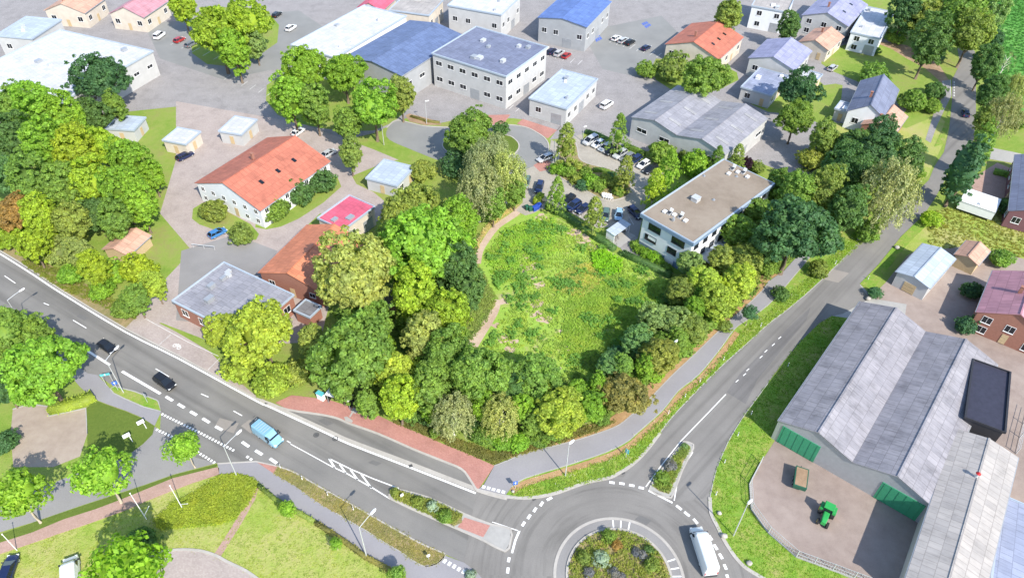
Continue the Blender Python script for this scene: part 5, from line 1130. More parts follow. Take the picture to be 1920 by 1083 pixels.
def post(px, py, h, label, z=.1):
    p = G(px, py); t = thing('marker_post', (p.x, p.y, z - .02), label, 'marker post', 'white marker posts along the verges')
    m = MB(); m.tube([(0, 0, 0), (0, 0, h)], [.075, .065], 6); m.build('post', M['metal_white'], t); m = MB(); m.tube([(0, 0, h * .7), (0, 0, h * .86)], .082, 6); m.build('band', M['dark_metal'], t)
for x, y, l in [(526, 877, 'white marker post at the left end of the lower verge by the red wedge'), (567, 899, 'second white marker post from the left on the lower verge'), (615, 929, 'third white marker post from the left on the lower verge'), (663, 956, 'white marker post on the lower verge nearest the tall lamp'),
                (1383, 817, 'upper white marker post on the right verge by the farm hedge'), (1358, 868, 'middle white marker post on the right verge'), (1342, 928, 'lowest white marker post on the right verge above the round stone'),
                (1253, 776, 'lowest white marker post on the strip between cycle path and east road'), (1284, 745, 'second lowest white marker post between cycle path and east road'), (1312, 716, 'white marker post between cycle path and east road above the lamp in the bushes'),
                (1356, 676, 'white marker post between cycle path and east road near the centre dashes'), (1426, 612, 'white marker post below the small young tree by the east road'), (1408, 777, 'white marker post on the right verge above the pale kerb bump'), (1477, 687, 'white marker post right of the east road in front of the barn'),
                (1566, 495, 'white marker post by the east road near the tarmac patch'), (1627, 524, 'white marker post at the corner of the farm drive')]: post(x, y, .95, l)
def sign(base, h, w, sh, mat, label, rz, name='road_sign', legs=1, arrow=False, pole='galvanised'):
    p = G(*base); t = thing(name, (p.x, p.y, 0), label, 'sign', None, rz)
    for i in range(legs):
        x = 0 if legs == 1 else (-w * .4 + w * .8 * i); m = MB(); m.tube([(x, 0, 0), (x, 0, h)], .045, 6); m.build('post', M[pole], t)
    m = MB(); m.box((0, -.07, h - sh / 2), (w, .05, sh)); pnl = m.build('panel', M[mat], t)
    m = MB(); m.box((0, -.11, h - sh / 2), (w * .12, .02, sh * .6)); 
    if arrow: m.add([(-w * .3, -.12, h - sh * .45), (w * .3, -.12, h - sh * .45), (0, -.12, h - sh * .12)], [(0, 1, 2)])
    m.build('symbol', M['paint'], pnl)
sign((222, 731), 2.4, .8, .8, 'sign_blue', 'blue road sign on the little verge beside the cycle path', .5, arrow=True)
sign((208, 722), 3.2, 1.6, .5, 'sign_teal', 'pale blue direction sign at the left tip of the little verge', .3, legs=2)
sign((277, 754), 2.3, .65, .9, 'metal_grey', 'grey-backed road sign near the right end of the little verge', 2.8)
sign((966, 915), 2.1, .7, .9, 'sign_blue', 'blue road sign at the left tip of the verge above the roundabout', .2, arrow=True)
sign((1173, 858), 2.3, .7, 1.0, 'sign_teal', 'teal-backed road sign on the verge at the mouth of the east road', 2.4)
sign((754, 932), 1.1, .5, .8, 'metal_white', 'white keep-right sign on the left tip of the traffic island', .6, name='island_sign')
sign((804, 1048), 1.6, .5, .6, 'metal_white', 'small white sign at the right end of the lower verge', .4)

for (b, l, rz) in [((275, 803), 'white angled board on a post at the top of the clipped lawn', .7), ((249, 828), 'white angled board on a post at the lower edge of the clipped lawn', .7)]:
    p = G(*b); t = thing('board_stand', (p.x, p.y, .05), l, 'board stand', 'white angled boards on the clipped lawn', rz)
    m = MB(); m.tube([(0, 0, 0), (0, 0, 2.0)], .07, 6); m.build('post', M['metal_white'], t); m = MB(); m.hexa([(-.9, -.3, 1.9), (.2, -.3, 1.9), (.2, .25, 2.1), (-.9, .25, 2.1)], [(-.9, -.3, 2.0), (.2, -.3, 2.0), (.2, .25, 2.2), (-.9, .25, 2.2)]); m.build('board', M['metal_white'], t)
def rock(px, py, r, label, z=.08):
    p = G(px, py); rng = np.random.default_rng(int(px)); m = MB(); lumpy(m, (0, 0, r * .5), r, rng, (1, .85, .7), 8, 6); o = m.build('boulder', M['rock'], smooth_=True); o.location = (p.x, p.y, z); tag(o, label, 'boulder', 'boulders along the road edges')
for a in [(1348, 963, .4, 'small pale boulder on the right verge above the other two'), (1357, 1006, .55, 'round pale boulder beside the white van on the right verge'), (1404, 1057, .5, 'pale boulder at the lower end of the right verge'), (1612, 442, .6, 'pale stone left of the east road near the leaning birch'), (1609, 450, .4, 'small stone beside the pale one left of the east road'), (1681, 466, .6, 'pale stone right of the east road above the farm'), (1627, 562, .6, 'white stone at the mouth of the farm drive'), (962, 922, .3, 'small stone at the left tip of the verge above the roundabout')]: rock(*a)
# shelter end, bus pad, kiosk by the red paving
m = MB(); m.prism([G(*q) for q in ((645, 782), (651, 781), (662, 789), (660, 793), (648, 789))], .1, .129); m.strip([G(656, 782), G(664, 768)], .3, .126); struct(m.build('tactile_paving', M['concrete']))
m = MB(); m.prism([G(*q) for q in ((662, 764), (672, 768), (667, 776), (658, 772))], .1, .128); struct(m.build('tactile_paving', M['concrete']))
c = G(603, 748); t = thing('info_case', (c.x, c.y, .1), 'turquoise topped white cabinet at the edge of the red bus stop paving', 'cabinet', None, -.5)
m = MB(); m.box((0, 0, .75), (1.3, .7, 1.5)); m.build('body', M['metal_white'], t); m = MB(); m.box((0, 0, 1.55), (1.45, .85, .1)); m.build('top', M['sign_teal'], t)
c = G(640, 757); t = thing('bus_shelter', (c.x, c.y, .1), 'white roofed bus shelter half under the trees at the red paving', 'bus shelter', None, pxdir((600, 748), (700, 780)))
m = MB(); m.box((0, 0, 2.45), (4.6, 1.7, .14)); m.build('roof', M['metal_white'], t); m = MB(); m.box((0, .75, 1.2), (4.4, .05, 2.2)); m.build('back_panel', M['glass_dark'], t)
for x in (-2.1, 2.1):
    m = MB(); m.box((x, -.6, 1.2), (.08, .08, 2.4)); m.build('post', M['metal_grey'], t); m = MB(); m.box((x, .1, 1.2), (.05, 1.2, 2.1)); m.build('side_panel', M['glass_dark'], t)
m = MB(); m.box((0, .45, .5), (2.6, .4, .06)); m.box((-1, .45, .24), (.06, .3, .48)); m.box((1, .45, .24), (.06, .3, .48)); m.build('bench', M['timber'], t)
# car park furniture
for i, (x, y, mt, l) in enumerate([(988, 393, 'plastic_green', 'dark green wheeled bin at the left of the blue bins'), (994, 395, 'plastic_green', 'dark green wheeled bin touching the first blue bin'), (1002, 395, 'plastic_blue', 'blue wheeled bin next to the green bins'), (1007, 392, 'plastic_blue', 'blue wheeled bin in the middle of the bin row'), (1011, 389, 'plastic_blue', 'blue wheeled bin at the right of the bin row by the hedge')]):
    p = G(x, y); t = thing('wheeled_bin', (p.x, p.y, .03), l, 'bin', 'wheeled bins at the car park entrance', .5)
    m = MB(); m.box((0, 0, .55), (.75, .8, 1.0), 0, 1.12); m.build('body', M[mt], t); m = MB(); m.box((0, 0, 1.1), (.95, 1.0, .1), 0, .9); m.build('lid', M[mt], t)
    for s in (-1, 1): m = MB(); m.tube([(s * .3 - .04, .42, .12), (s * .3 + .04, .42, .12)], .12, 8); m.build('wheel', M['black_rubber'], t)
p = G(1020, 379); t = thing('round_table', (p.x, p.y, .03), 'small round wooden table top beside the clipped hedge', 'table'); m = MB(); m.tube([(0, 0, .7), (0, 0, .78)], .65, 14); m.build('top', M['timber'], t); m = MB(); m.tube([(0, 0, 0), (0, 0, .7)], .08, 8); m.build('leg', M['dark_metal'], t)
for i in range(4):
    p = G(1132 + i * 4.3, 371 + i * .9); t = thing('concrete_block_seat', (p.x, p.y, .14), ['white block seat at the left of the seat row on the planting bed', 'second white block seat from the left on the planting bed', 'third white block seat from the left on the planting bed', 'white block seat at the right of the seat row on the planting bed'][i], 'seat', 'white block seats on the planting bed', .4)
    m = MB(); m.box((0, 0, .45), (.75, 1.0, .1)); m.build('seat', M['metal_white'], t)
    m = MB(); m.box((0, .45, .75), (.75, .1, .7)); m.build('backrest', M['metal_white'], t)
    for s in (-1, 1): m = MB(); m.box((s * .33, 0, .3), (.08, 1.0, .6)); m.build('side', M['metal_white'], t)
for x, y, h, l in [(1037, 309, 6.8, 'tall white flagpole left of the planting bed'), (1041, 317, 4.8, 'shorter white flagpole at the corner of the planting bed')]:
    p = G(x, y); t = thing('flagpole', (p.x, p.y, .03), l, 'flagpole', 'white flagpoles at the car park'); m = MB(); m.tube([(0, 0, 0), (0, 0, h)], [.1, .07], 7); m.build('pole', M['metal_white'], t); m = MB(); m.box((0, 0, .06), (.5, .5, .12)); m.build('foot', M['concrete'], t); m = MB(); m.ball((0, 0, h + .08), .12); m.build('cap', M['metal_white'], t)
# bench seen in the grey yard
p = G(383, 466); t = thing('metal_barrier', (p.x, p.y, .02), 'grey metal barrier lying across the paved yard', 'barrier', None, pxdir((360, 463), (405, 468)))
m = MB(); m.tube([(-2.6, 0, .9), (2.6, 0, .9)], .09, 7); m.build('rail', M['galvanised'], t)
for x in (-2.4, 0, 2.4): m = MB(); m.tube([(x, 0, 0), (x, 0, .9)], .07, 6); m.build('post', M['galvanised'], t)
p = G(370, 585); t = thing('striped_barrier', (p.x, p.y, .02), 'blue and red striped barrier board in front of the grey hall', 'barrier', None, pxdir((355, 577), (385, 592)))
m = MB(); m.box((0, 0, .8), (3.2, .08, .35)); b_ = m.build('board', M['plastic_blue'], t); m = MB(); m.box((0, -.05, .66), (3.2, .03, .1)); m.build('stripe', M['lens_red'], b_)
for x in (-1.4, 1.4): m = MB(); m.box((x, 0, .35), (.1, .4, .7), 0, .6); m.build('foot', M['galvanised'], t)

# fences
def fence(px, h, label, rails=3, post_sp=2.5, mat='galvanised', base=None, mesh_=True, z=0.0):
    P = GP(px); t = thing('mesh_fence' if mesh_ else 'fence', (P[0].x, P[0].y, 0), label, 'fence'); o = P[0]; Q = [p - o for p in P]
    m = MB()
    for k in range(rails): m.bar([Vector((q.x, q.y)) for q in Q], .05, .15 + (h - .2) * k / (rails - 1), .20 + (h - .2) * k / (rails - 1))
    if mesh_:
        for a, b in zip(Q[:-1], Q[1:]):
            n = max(2, int((b - a).length / .35))
            for i in range(n): p = a.lerp(b, i / n); m.box((p.x, p.y, h / 2 + .05), (.03, .03, h - .1))
    m.build('panel', M[mat], t)
    for a, b in zip(Q[:-1], Q[1:]):
        n = max(1, int((b - a).length / post_sp))
        for i in range(n): p = a.lerp(b, i / n); mm = MB(); mm.box((p.x, p.y, h / 2), (.1, .1, h + .1)); mm.build('post', M[mat], t)
    if base: mm = MB(); mm.bar([Vector((q.x, q.y)) for q in Q], .18, -.05, base); mm.build('plinth', M['concrete'], t)
fence([(1426, 868), (1405, 908), (1408, 955), (1440, 999), (1492, 1044), (1560, 1069), (1600, 1084), (1670, 1110)], 1.9, 'pale metal mesh fence with concrete foot curving round the farmyard', base=.35)
fence([(1905, 850), (1912, 820), (1925, 770)], 1.6, 'short wire fence at the right edge beside the tan machine hall', mesh_=False)
fence([(1655, 60), (1700, 75), (1745, 95)], 1.2, 'low brown fence by the dry bank at the top right', mesh_=False, mat='timber')
ORD = 'leftmost,second,third,fourth,fifth,sixth,seventh,eighth,ninth,tenth,eleventh,twelfth,thirteenth,fourteenth,fifteenth,sixteenth'.split(',')
ADJ = dict(lime='lime green', bright='bright green', mid='mid green', dark='dark green', deep='very dark green', olive='olive', pale='pale green', yellow='yellow-green', gold='golden olive', brown='brown', blue='blue-green', grey='grey-green', teal='teal green', fresh='fresh green', rust='rusty brown')
# ---------------------------------------------------------------- trees, one by one
GW = 'trees of the wood left of the meadow'; GB = 'trees and bushes between the meadow and the cycle path'; GO = 'trees round the office block'
for a in [
 ('broad', 672, 512, 70, 'pale', 'big pale olive broad tree right of the orange-red roof', GW),
 ('tall', 752, 412, 42, 'olive', 'dull olive tree behind the bright green leafy one', GW),
 ('tall', 732, 455, 34, 'mid', 'mid green tree squeezed between the orange-red roof and the bright tree', GW),
 ('broad', 800, 455, 70, 'bright', 'large bright green leafy tree in the middle of the wood', GW),
 ('tall', 866, 420, 38, 'bright', 'bright green tree at the top right of the wood beside the dirt path', GW),
 ('tall', 852, 500, 46, 'dark', 'dark bluish green tree right of the large bright one', GW),
 ('tall', 876, 545, 36, 'dark', 'dark green tree at the bend of the dirt path', GW),
 ('tall', 778, 560, 48, 'lime', 'glowing lime green tree in the centre of the wood', GW),
 ('tall', 838, 590, 46, 'lime', 'lime green tree right of the glowing one', GW),
 ('broad', 668, 660, 68, 'mid', 'very large mid green broad tree at the lower left of the wood', GW),
 ('tall', 705, 605, 34, 'mid', 'green tree in front of the brown hut', GW),
 ('tall', 790, 635, 42, 'pale', 'pale green tree between the lime trees and the yellow one', GW),
 ('tall', 742, 700, 40, 'yellow', 'narrow yellow-green tree right of the very large one', GW),
 ('tall', 748, 748, 40, 'lime', 'yellowish lime tree at the edge of the red paving', GW),
 ('broad', 838, 665, 46, 'mid', 'rounded green tree left of the lower dirt path', GW),
 ('tall', 800, 730, 42, 'mid', 'mid green tree above the pale birch-like one', GW),
 ('broad', 892, 700, 52, 'mid', 'broad green tree below the end of the dirt path', GW),
 ('birch', 849, 775, 34, 'birch', 'straw-coloured drooping tree at the lower edge of the wood', GW),
 ('birch', 938, 775, 32, 'willow', 'pale yellow-green weeping tree at the lower edge of the wood', GW),
 ('broad', 1008, 705, 48, 'mid', 'rounded sage green tree at the bottom of the meadow', GB),
 ('tall', 960, 730, 36, 'dark', 'dark green tree behind the weeping tree', GW),
 ('broad', 1050, 768, 50, 'yellow', 'round golden green tree left of the brown one', GB),
 ('tall', 1102, 765, 34, 'bright', 'fresh green tree between the golden and the brown one', GB),
 ('tall', 1000, 788, 30, 'mid', 'green bushy tree left of the round golden green tree', GB),
 ('broad', 1168, 738, 44, 'brown', 'copper brown tree beside the cycle path', GB),
 ('tall', 1144, 684, 31, 'blue', 'blue-green tree behind the copper brown one', GB),
 ('tall', 1193, 642, 33, 'blue', 'bluish green tree at the lower right of the meadow', GB),
 ('tall', 1232, 668, 40, 'gold', 'olive gold tree around the street lamp in the bushes', GB),
 ('tall', 1230, 598, 38, 'grey', 'grey-green tree at the right side of the meadow', GB),
 ('tall', 1262, 605, 36, 'grey', 'dusty grey-green tree left of the yellow thicket', GB),
 ('tall', 1300, 618, 34, 'olive', 'olive bush-like tree at the cycle path above the lamp', GB),
 ('tall', 1345, 565, 42, 'yellow', 'yellow-green tree leaning over the cycle path', GB),
 ('tall', 1320, 530, 36, 'yellow', 'bright yellow tree below the office block', GB),
 ('tall', 1383, 530, 36, 'yellow', 'yellow leafy tree at the top of the cycle path', GB),
 ('tall', 1275, 545, 32, 'olive', 'olive tree at the upper right corner of the meadow', GB),
 ('tall', 1292, 494, 28, 'grey', 'grey-green tree hiding the lower corner of the office block', GO),
 ('tall', 1350, 488, 28, 'gold', 'golden olive tree below the sunny side of the office block', GO),
 ('tall', 1400, 485, 34, 'gold', 'sandy olive tree left of the big dark one', GO),
 ('tall', 1382, 432, 36, 'mid', 'green tree touching the right edge of the office roof', GO),
 ('tall', 1415, 400, 34, 'mid', 'mid green tree against the far end of the office side', GO),
 ('broad', 1492, 432, 68, 'deep', 'very big dark blue-green tree right of the office block', GO),
 ('tall', 1440, 455, 40, 'dark', 'dark green tree merging into the big dark one', GO),
 ('tall', 1540, 360, 42, 'olive', 'yellowish tree above the big dark one', GO),
 ('tall', 1490, 365, 38, 'mid', 'mid green tree above and left of the big dark one', GO),
 ('tall', 1460, 345, 30, 'mid', 'green tree at the far corner of the office roof', GO),
 ('tall', 1585, 395, 40, 'dark', 'dark tree left of the shaded end of the cycle path', GO),
 ('broad', 1590, 320, 46, 'dark', 'dark green tree in the thicket left of the leaning birch', GO),
 ('broad', 1642, 300, 44, 'deep', 'deep green tree behind the leaning birch', GO),
 ('broad', 1600, 275, 36, 'dark', 'dark tree below the salmon-pink roof', GO),
 ('broad', 1695, 300, 40, 'dark', 'dark green tree right behind the leaning birch near the road', GO),
 ('tall', 1655, 262, 34, 'deep', 'deep green tree at the upper edge of the thicket', GO),
 ('birch', 1668, 358, 52, 'birch', 'wide pale birch with white boughs leaning over the east road', None),
 ('bush', 1628, 435, 26, 'mid', 'green bush under the leaning birch beside the path', None),
 ('bush', 1535, 505, 20, 'olive', 'olive bush between cycle path and east road', None),
 ('young', 1406, 586, 17, 'teal', 'small young blue-green tree between cycle path and east road', None),
 ('bush', 1466, 551, 17, 'dark', 'dark round bush between the young tree and the big dark tree', None),
 ('cone', 1062, 270, 22, 'olive', 'tall olive hornbeam at the left end of the planting bed', None),
 ('cone', 1161, 248, 19, 'mid', 'pointed green tree behind the upper car row', None),
 ('bush', 1240, 285, 28, 'mid', 'loose spreading tree between car park and grey hall', None),
 ('cone', 1173, 325, 19, 'gold', 'reddish olive tree at the right end of the planting bed', None),
 ('cone', 1044, 362, 18, 'mid', 'small green tree at the left end of the lower car row', None),
 ('cone', 1114, 402, 20, 'olive', 'conical tree among the cars of the lower row', None),
 ('cone', 1254, 325, 25, 'bright', 'bright green conical tree left of the office roof', GO),
 ('cone', 1227, 352, 21, 'lime', 'small lime green conical tree at the office corner', GO),
 ('bush', 1305, 310, 30, 'bright', 'round bright bush behind the office roof', GO),
 ('cone', 1345, 300, 15, 'mid', 'little green tree behind the upper corner of the office roof', GO),
 ('cone', 1382, 296, 15, 'olive', 'lone small green tree behind the short upper edge of the office roof', GO),
 ('bush', 1402, 308, 14, 'purple', 'dark purple-leaved bush behind the office roof', GO),
 ('bush', 1422, 314, 14, 'olive', 'olive bush right of the purple one behind the office roof', GO),
 ('bush', 1284, 290, 14, 'olive', 'thin olive shrub by the wall of the grey hall', GO),
 ('broad', 880, 248, 42, 'mid', 'round deep-crowned tree on the cul-de-sac island', None),
 ('small', 939, 243, 14, 'dark', 'small dark tree right of the round crown on the island', None),
 ('birch', 928, 275, 24, 'birch', 'slim birch on the cul-de-sac island', None),
 ('birch', 898, 352, 42, 'birch', 'big hanging birch above the dirt path', None),
 ('birch', 950, 325, 36, 'willow', 'green-gold birch beside the car park entrance', None),
 ('birch', 905, 302, 34, 'birch', 'birch behind the big hanging one', None),
 ('tall', 965, 360, 24, 'mid', 'green tree in front of the birches by the entrance', None),
 ('tall', 925, 385, 28, 'mid', 'darker tree at the foot of the birch grove', None),
 ('bush', 860, 310, 30, 'deep', 'deep green bush left of the birch grove', None),
 ('tall', 640, 728, 26, 'mid', 'green tree overhanging the bus shelter', GW),
 ('tall', 690, 755, 26, 'mid', 'green tree between the bus shelter and the yellowish lime tree', GW),
 # lower left
 ('broad', 76, 690, 66, 'bright', 'huge light green tree left of the main road', 'trees at the left edge'),
 ('broad', 12, 628, 52, 'mid', 'large green tree at the left edge behind the huge one', 'trees at the left edge'),
 ('tall', 70, 632, 34, 'mid', 'green tree between the huge one and the main road', 'trees at the left edge'),
 ('tall', 5, 725, 34, 'deep', 'dark shaded tree at the left edge beside the sand lot', 'trees at the left edge'),
 ('bush', 8, 830, 26, 'deep', 'dark bush at the left edge beside the sand lot', 'trees at the left edge'),
 ('young', 346, 838, 33, 'bright', 'small round green tree on two stems at the mouth of the side road', None),
 ('young', 190, 885, 52, 'bright', 'bright green tree beside the side road with its shadow on the tarmac', None),
 ('young', 30, 925, 52, 'bright', 'light green tree at the left edge beside the side road', None),
 ('young', 236, 1075, 76, 'fresh', 'large fresh green tree at the bottom edge left of the plaza', None),
 ('bush', 262, 1020, 34, 'dark', 'dark green bush behind the fresh green tree at the bottom', None),
 ('young', 538, 953, 17, 'bright', 'small green tree by the left end of the lower hedge', 'small trees along the lower hedge'),
 ('young', 630, 1018, 12, 'bright', 'tiny green tree in the middle of the lower hedge', 'small trees along the lower hedge'),
 ('young', 746, 1075, 18, 'mid', 'small green tree at the bottom edge by the lower hedge', 'small trees along the lower hedge'),
 ('bush', 232, 578, 26, 'mid', 'green bush above the left end of the brick bay', None),
 ('bush', 190, 545, 24, 'bright', 'bright bush on the bank above the main road', None),
 # upper right
 ('tall', 1698, 22, 34, 'deep', 'deep green tree beside the white house at the top', 'trees at the top right'),
 ('broad', 1740, 35, 36, 'gold', 'brownish olive tree at the top right', 'trees at the top right'),
 ('broad', 1800, 28, 46, 'mid', 'tall mid green tree at the top edge by the crop field', 'trees at the top right'),
 ('broad', 1822, 66, 40, 'olive', 'big yellowish green tree leaning over the east road', 'trees at the top right'),
 ('tall', 1862, 28, 30, 'grey', 'slate-green tree at the edge of the crop field', 'trees at the top right'),
 ('tall', 1745, 80, 40, 'dark', 'dark green tree above the dry bank', 'trees at the top right'),
 ('tall', 1862, 78, 22, 'deep', 'small deep green tree by the crop field', 'trees at the top right'),
 ('bush', 1680, 72, 16, 'mid', 'round green bush beside the brown fence', 'trees at the top right'),
 ('tall', 1848, 120, 30, 'dark', 'dark tree right of the far east road', 'trees at the top right'),
 ('tall', 1856, 175, 28, 'dark', 'dark shading tree right of the east road above the car', 'trees at the top right'),
 ('tall', 1850, 225, 26, 'olive', 'olive-green tree right of the east road below the car', 'trees at the top right'),
 ('birch', 1882, 215, 32, 'birch', 'silvery weeping birch between the east road and the crop field', None),
 ('birch', 1905, 165, 22, 'willow', 'smaller pale birch at the edge of the crop field', None),
 ('bare', 1888, 112, 16, 'birch', 'nearly bare whitish tree in front of the crop field', None),
 ('bush', 1912, 228, 20, 'mid', 'green bush at the right edge below the pale birch', None),
 ('column', 1808, 318, 34, 'teal', 'tall dark evergreen right of the bend of the east road', None),
 ('column', 1838, 285, 24, 'mid', 'green columnar tree behind the dark evergreen', None),
 ('bush', 1754, 170, 22, 'dark', 'dark round bush left of the far east road', None),
 ('bush', 1748, 200, 18, 'mid', 'bush below the dark round one left of the far east road', None),
 ('bush', 1745, 410, 20, 'lime', 'lime green bush right of the east road at the dry meadow', None),
 ('bush', 1895, 388, 24, 'dark', 'dark green bush behind the white box trailer', None),
 ('bush', 1668, 262, 12, 'yellow', 'little yellow bush beside the salmon-pink roof', None),
 ('bush', 1640, 96, 10, 'dark', 'dark low bush in the dry garden at the top right', None),
 # town trees seen only blurred
 ('broad', 190, 145, 46, 'deep', 'dark green tree in front of the big white hall', None),
 ('broad', 408, 62, 50, 'lime', 'broad lime green tree left of the town junction', 'lime trees at the top left'),
 ('broad', 465, 40, 44, 'lime', 'lime green tree at the top edge right of the broad one', 'lime trees at the top left'),
 ('tall', 440, 98, 34, 'bright', 'bright green tree below the lime trees at the top', 'lime trees at the top left'),
 ('tall', 340, 12, 30, 'lime', 'lime green tree at the top edge above the broad one', 'lime trees at the top left'),
 ('broad', 575, 125, 40, 'bright', 'green tree in front of the white warehouse roof', 'trees in front of the blue hall'),
 ('broad', 645, 138, 38, 'bright', 'light green tree in front of the blue roof', 'trees in front of the blue hall'),
 ('tall', 545, 185, 42, 'bright', 'green tree above the red-roofed house', 'trees in front of the blue hall'),
 ('tall', 590, 200, 34, 'mid', 'mid green tree left of the grey paved square', 'trees in front of the blue hall'),
 ('broad', 700, 200, 46, 'bright', 'broad bright tree left of the cul-de-sac', 'trees in front of the blue hall'),
 ('tall', 752, 180, 30, 'gold', 'golden green tree left of the grey paved square', 'trees in front of the blue hall'),
 ('tall', 650, 232, 30, 'mid', 'dark speckled tree below the broad bright one', 'trees in front of the blue hall'),
 ('tall', 478, 85, 22, 'grey', 'small grey-green tree right of the lime trees', 'trees in front of the blue hall'),
 ('tall', 656, 290, 26, 'olive', 'brownish olive tree right of the red-roofed house', None),
 ('bush', 600, 340, 30, 'dark', 'dark green bush at the upper end of the green bank', 'bushes of the green bank right of the red-roofed house'),
 ('bush', 560, 362, 30, 'dark', 'dark green bush in the middle of the green bank', 'bushes of the green bank right of the red-roofed house'),
 ('bush', 518, 392, 30, 'mid', 'mid green bush at the lower end of the green bank', 'bushes of the green bank right of the red-roofed house'),
 ('bush', 400, 395, 28, 'olive', 'olive bush below the white gable wall', None),
 ('bush', 452, 440, 24, 'olive', 'olive bush between the white gable and the grey yard', None),
 ('broad', 780, 385, 42, 'olive', 'yellow-olive tree at the top of the wood', GW),
 ('bush', 790, 320, 26, 'gold', 'golden bush right of the turquoise-roofed shed', None),
 ('broad', 1320, 145, 42, 'mid', 'green tree group below the coral red roof', 'trees round the coral red roof'),
 ('bush', 1262, 128, 34, 'olive', 'olive green bush left of the green group', 'trees round the coral red roof'),
 ('bush', 1212, 132, 20, 'mid', 'small green bush by the delivery yard', 'trees round the coral red roof'),
 ('tall', 1365, 30, 30, 'olive', 'olive tree at the top edge behind the coral roof', 'trees round the coral red roof'),
 ('tall', 1480, 52, 24, 'dark', 'dark tree left of the slate-violet roof', None),
 ('broad', 1500, 170, 38, 'deep', 'dark green round tree above the lilac-grey hall', None),
 ('broad', 1492, 222, 34, 'mid', 'green tree right of the lilac-grey hall', None),
 ('tall', 1546, 262, 30, 'olive', 'olive tree at the right corner of the lilac-grey hall', None),
 ('bush', 1520, 300, 26, 'gold', 'golden bush behind the office block', None),
 ('bush', 1640, 145, 30, 'mid', 'green garden bush above the dark grey roof', None),
 ('bush', 1710, 190, 26, 'mid', 'green bush left of the far road bushes', None),
 ('bush', 1876, 486, 22, 'mid', 'green bush behind the dusty pink roof', None),
 ('bush', 1812, 610, 22, 'teal', 'teal bush left of the dusty pink roof', None),
 ('bush', 1822, 545, 20, 'deep', 'almost black bush at the corner of the dusty pink roof', None),
 ('bush', 1640, 548, 14, 'teal', 'green bush at the gate of the farm drive', None),
 ('broad', 490, 622, 62, 'yellow', 'broad yellow-green tree below the grey hall', 'yellow-green trees above the red paving'),
 ('tall', 585, 640, 34, 'gold', 'olive gold tree between the yellow-green one and the very large tree', 'yellow-green trees above the red paving'),
 ('broad', 420, 620, 34, 'yellow', 'small yellow-green tree left of the broad one', 'yellow-green trees above the red paving'),
 ('bush', 452, 692, 34, 'yellow', 'left yellow-green bush along the brick bay', 'yellow-green trees above the red paving'),
 ('bush', 512, 712, 40, 'yellow', 'right yellow-green bush above the red paving', 'yellow-green trees above the red paving'),
 ('bush', 560, 700, 30, 'gold', 'olive gold bush left of the turquoise cabinet', 'yellow-green trees above the red paving'),
]: T(*a)
# the gardens on the left: blurred in the photograph, crowns that nothing tells apart
gard = [(28, 200, 40, 'mid'), (75, 205, 44, 'bright'), (125, 225, 40, 'bright'), (170, 215, 34, 'dark'), (30, 262, 44, 'dark'), (85, 275, 46, 'bright'), (140, 290, 44, 'lime'), (190, 275, 38, 'lime'), (240, 300, 40, 'bright'), (15, 330, 40, 'blue'),
        (60, 345, 44, 'mid'), (115, 355, 42, 'mid'), (170, 345, 46, 'lime'), (225, 355, 44, 'bright'), (262, 385, 36, 'bright'), (30, 400, 36, 'rust'), (85, 410, 38, 'lime'), (135, 415, 38, 'olive'), (180, 400, 34, 'dark'), (215, 415, 34, 'mid'),
        (20, 445, 30, 'lime'), (60, 460, 32, 'lime'), (110, 470, 30, 'pale'), (150, 475, 28, 'pale'), (180, 505, 30, 'lime'), (215, 510, 28, 'bright'), (260, 505, 34, 'lime'), (255, 560, 28, 'mid'), (130, 515, 24, 'bright'), (290, 535, 26, 'yellow'), (285, 330, 26, 'bright'), (215, 200, 26, 'mid')]
rows = [(0, 240, 'top'), (240, 320, 'second'), (320, 372, 'third'), (372, 430, 'fourth'), (430, 490, 'fifth'), (490, 600, 'lowest')]
for lo, hi, rn in rows:
    L_ = sorted([g_ for g_ in gard if lo <= g_[1] < hi])
    for i, (x, y, r, c) in enumerate(L_):
        o = 'rightmost' if i == len(L_) - 1 else ('leftmost' if i == 0 else ORD[i] + ' from the left')
        T(['broad', 'tall', 'tall'][i % 3] if y < 430 else ['bush', 'tall'][i % 2], x, y, r, c, '%s tree, %s in the %s row of left gardens' % (ADJ[c], o, rn), 'garden trees on the left', cat='tree')

# undergrowth of the wood and the strip, as seen between the crowns
def bushes(lst, label, group, kind='bush'):
    for i, (x, y, r, c) in enumerate(sorted(lst)):
        o = 'rightmost' if i == len(lst) - 1 else ORD[i] + (' from the left' if i else '')
        T(kind, x, y, r, c, '%s %s, %s' % (ADJ[c], label, o), group)
bushes([(905, 815, 22, 'mid'), (940, 825, 22, 'bright'), (975, 828, 22, 'bright'), (1008, 822, 20, 'mid'), (890, 800, 18, 'dark'), (1040, 812, 18, 'mid')], 'bush above the bend of the cycle path', 'bushes at the foot of the wood')
bushes([(1128, 780, 20, 'mid'), (1195, 710, 22, 'mid'), (1225, 700, 20, 'bright'), (1282, 655, 20, 'mid'), (1160, 665, 22, 'teal'), (1330, 600, 22, 'mid'), (1405, 515, 20, 'olive'), (1090, 735, 22, 'mid'), (1262, 562, 18, 'dark'), (1310, 575, 22, 'mid'), (1290, 640, 18, 'bright'), (1355, 610, 16, 'olive'), (1240, 630, 22, 'mid'), (1330, 500, 20, 'olive')], 'bush between meadow and cycle path', 'bushes between the meadow and the cycle path')
bushes([(770, 790 - 15, 20, 'mid'), (800, 775, 22, 'dark'), (865, 740, 24, 'dark'), (905, 755, 24, 'mid'), (725, 560, 22, 'dark'), (940, 690, 24, 'mid'), (862, 625, 16, 'mid'), (760, 500, 26, 'deep'), (655, 590, 26, 'mid'), (815, 810, 12, 'mid')], 'bush under the crowns of the wood', 'undergrowth of the wood')
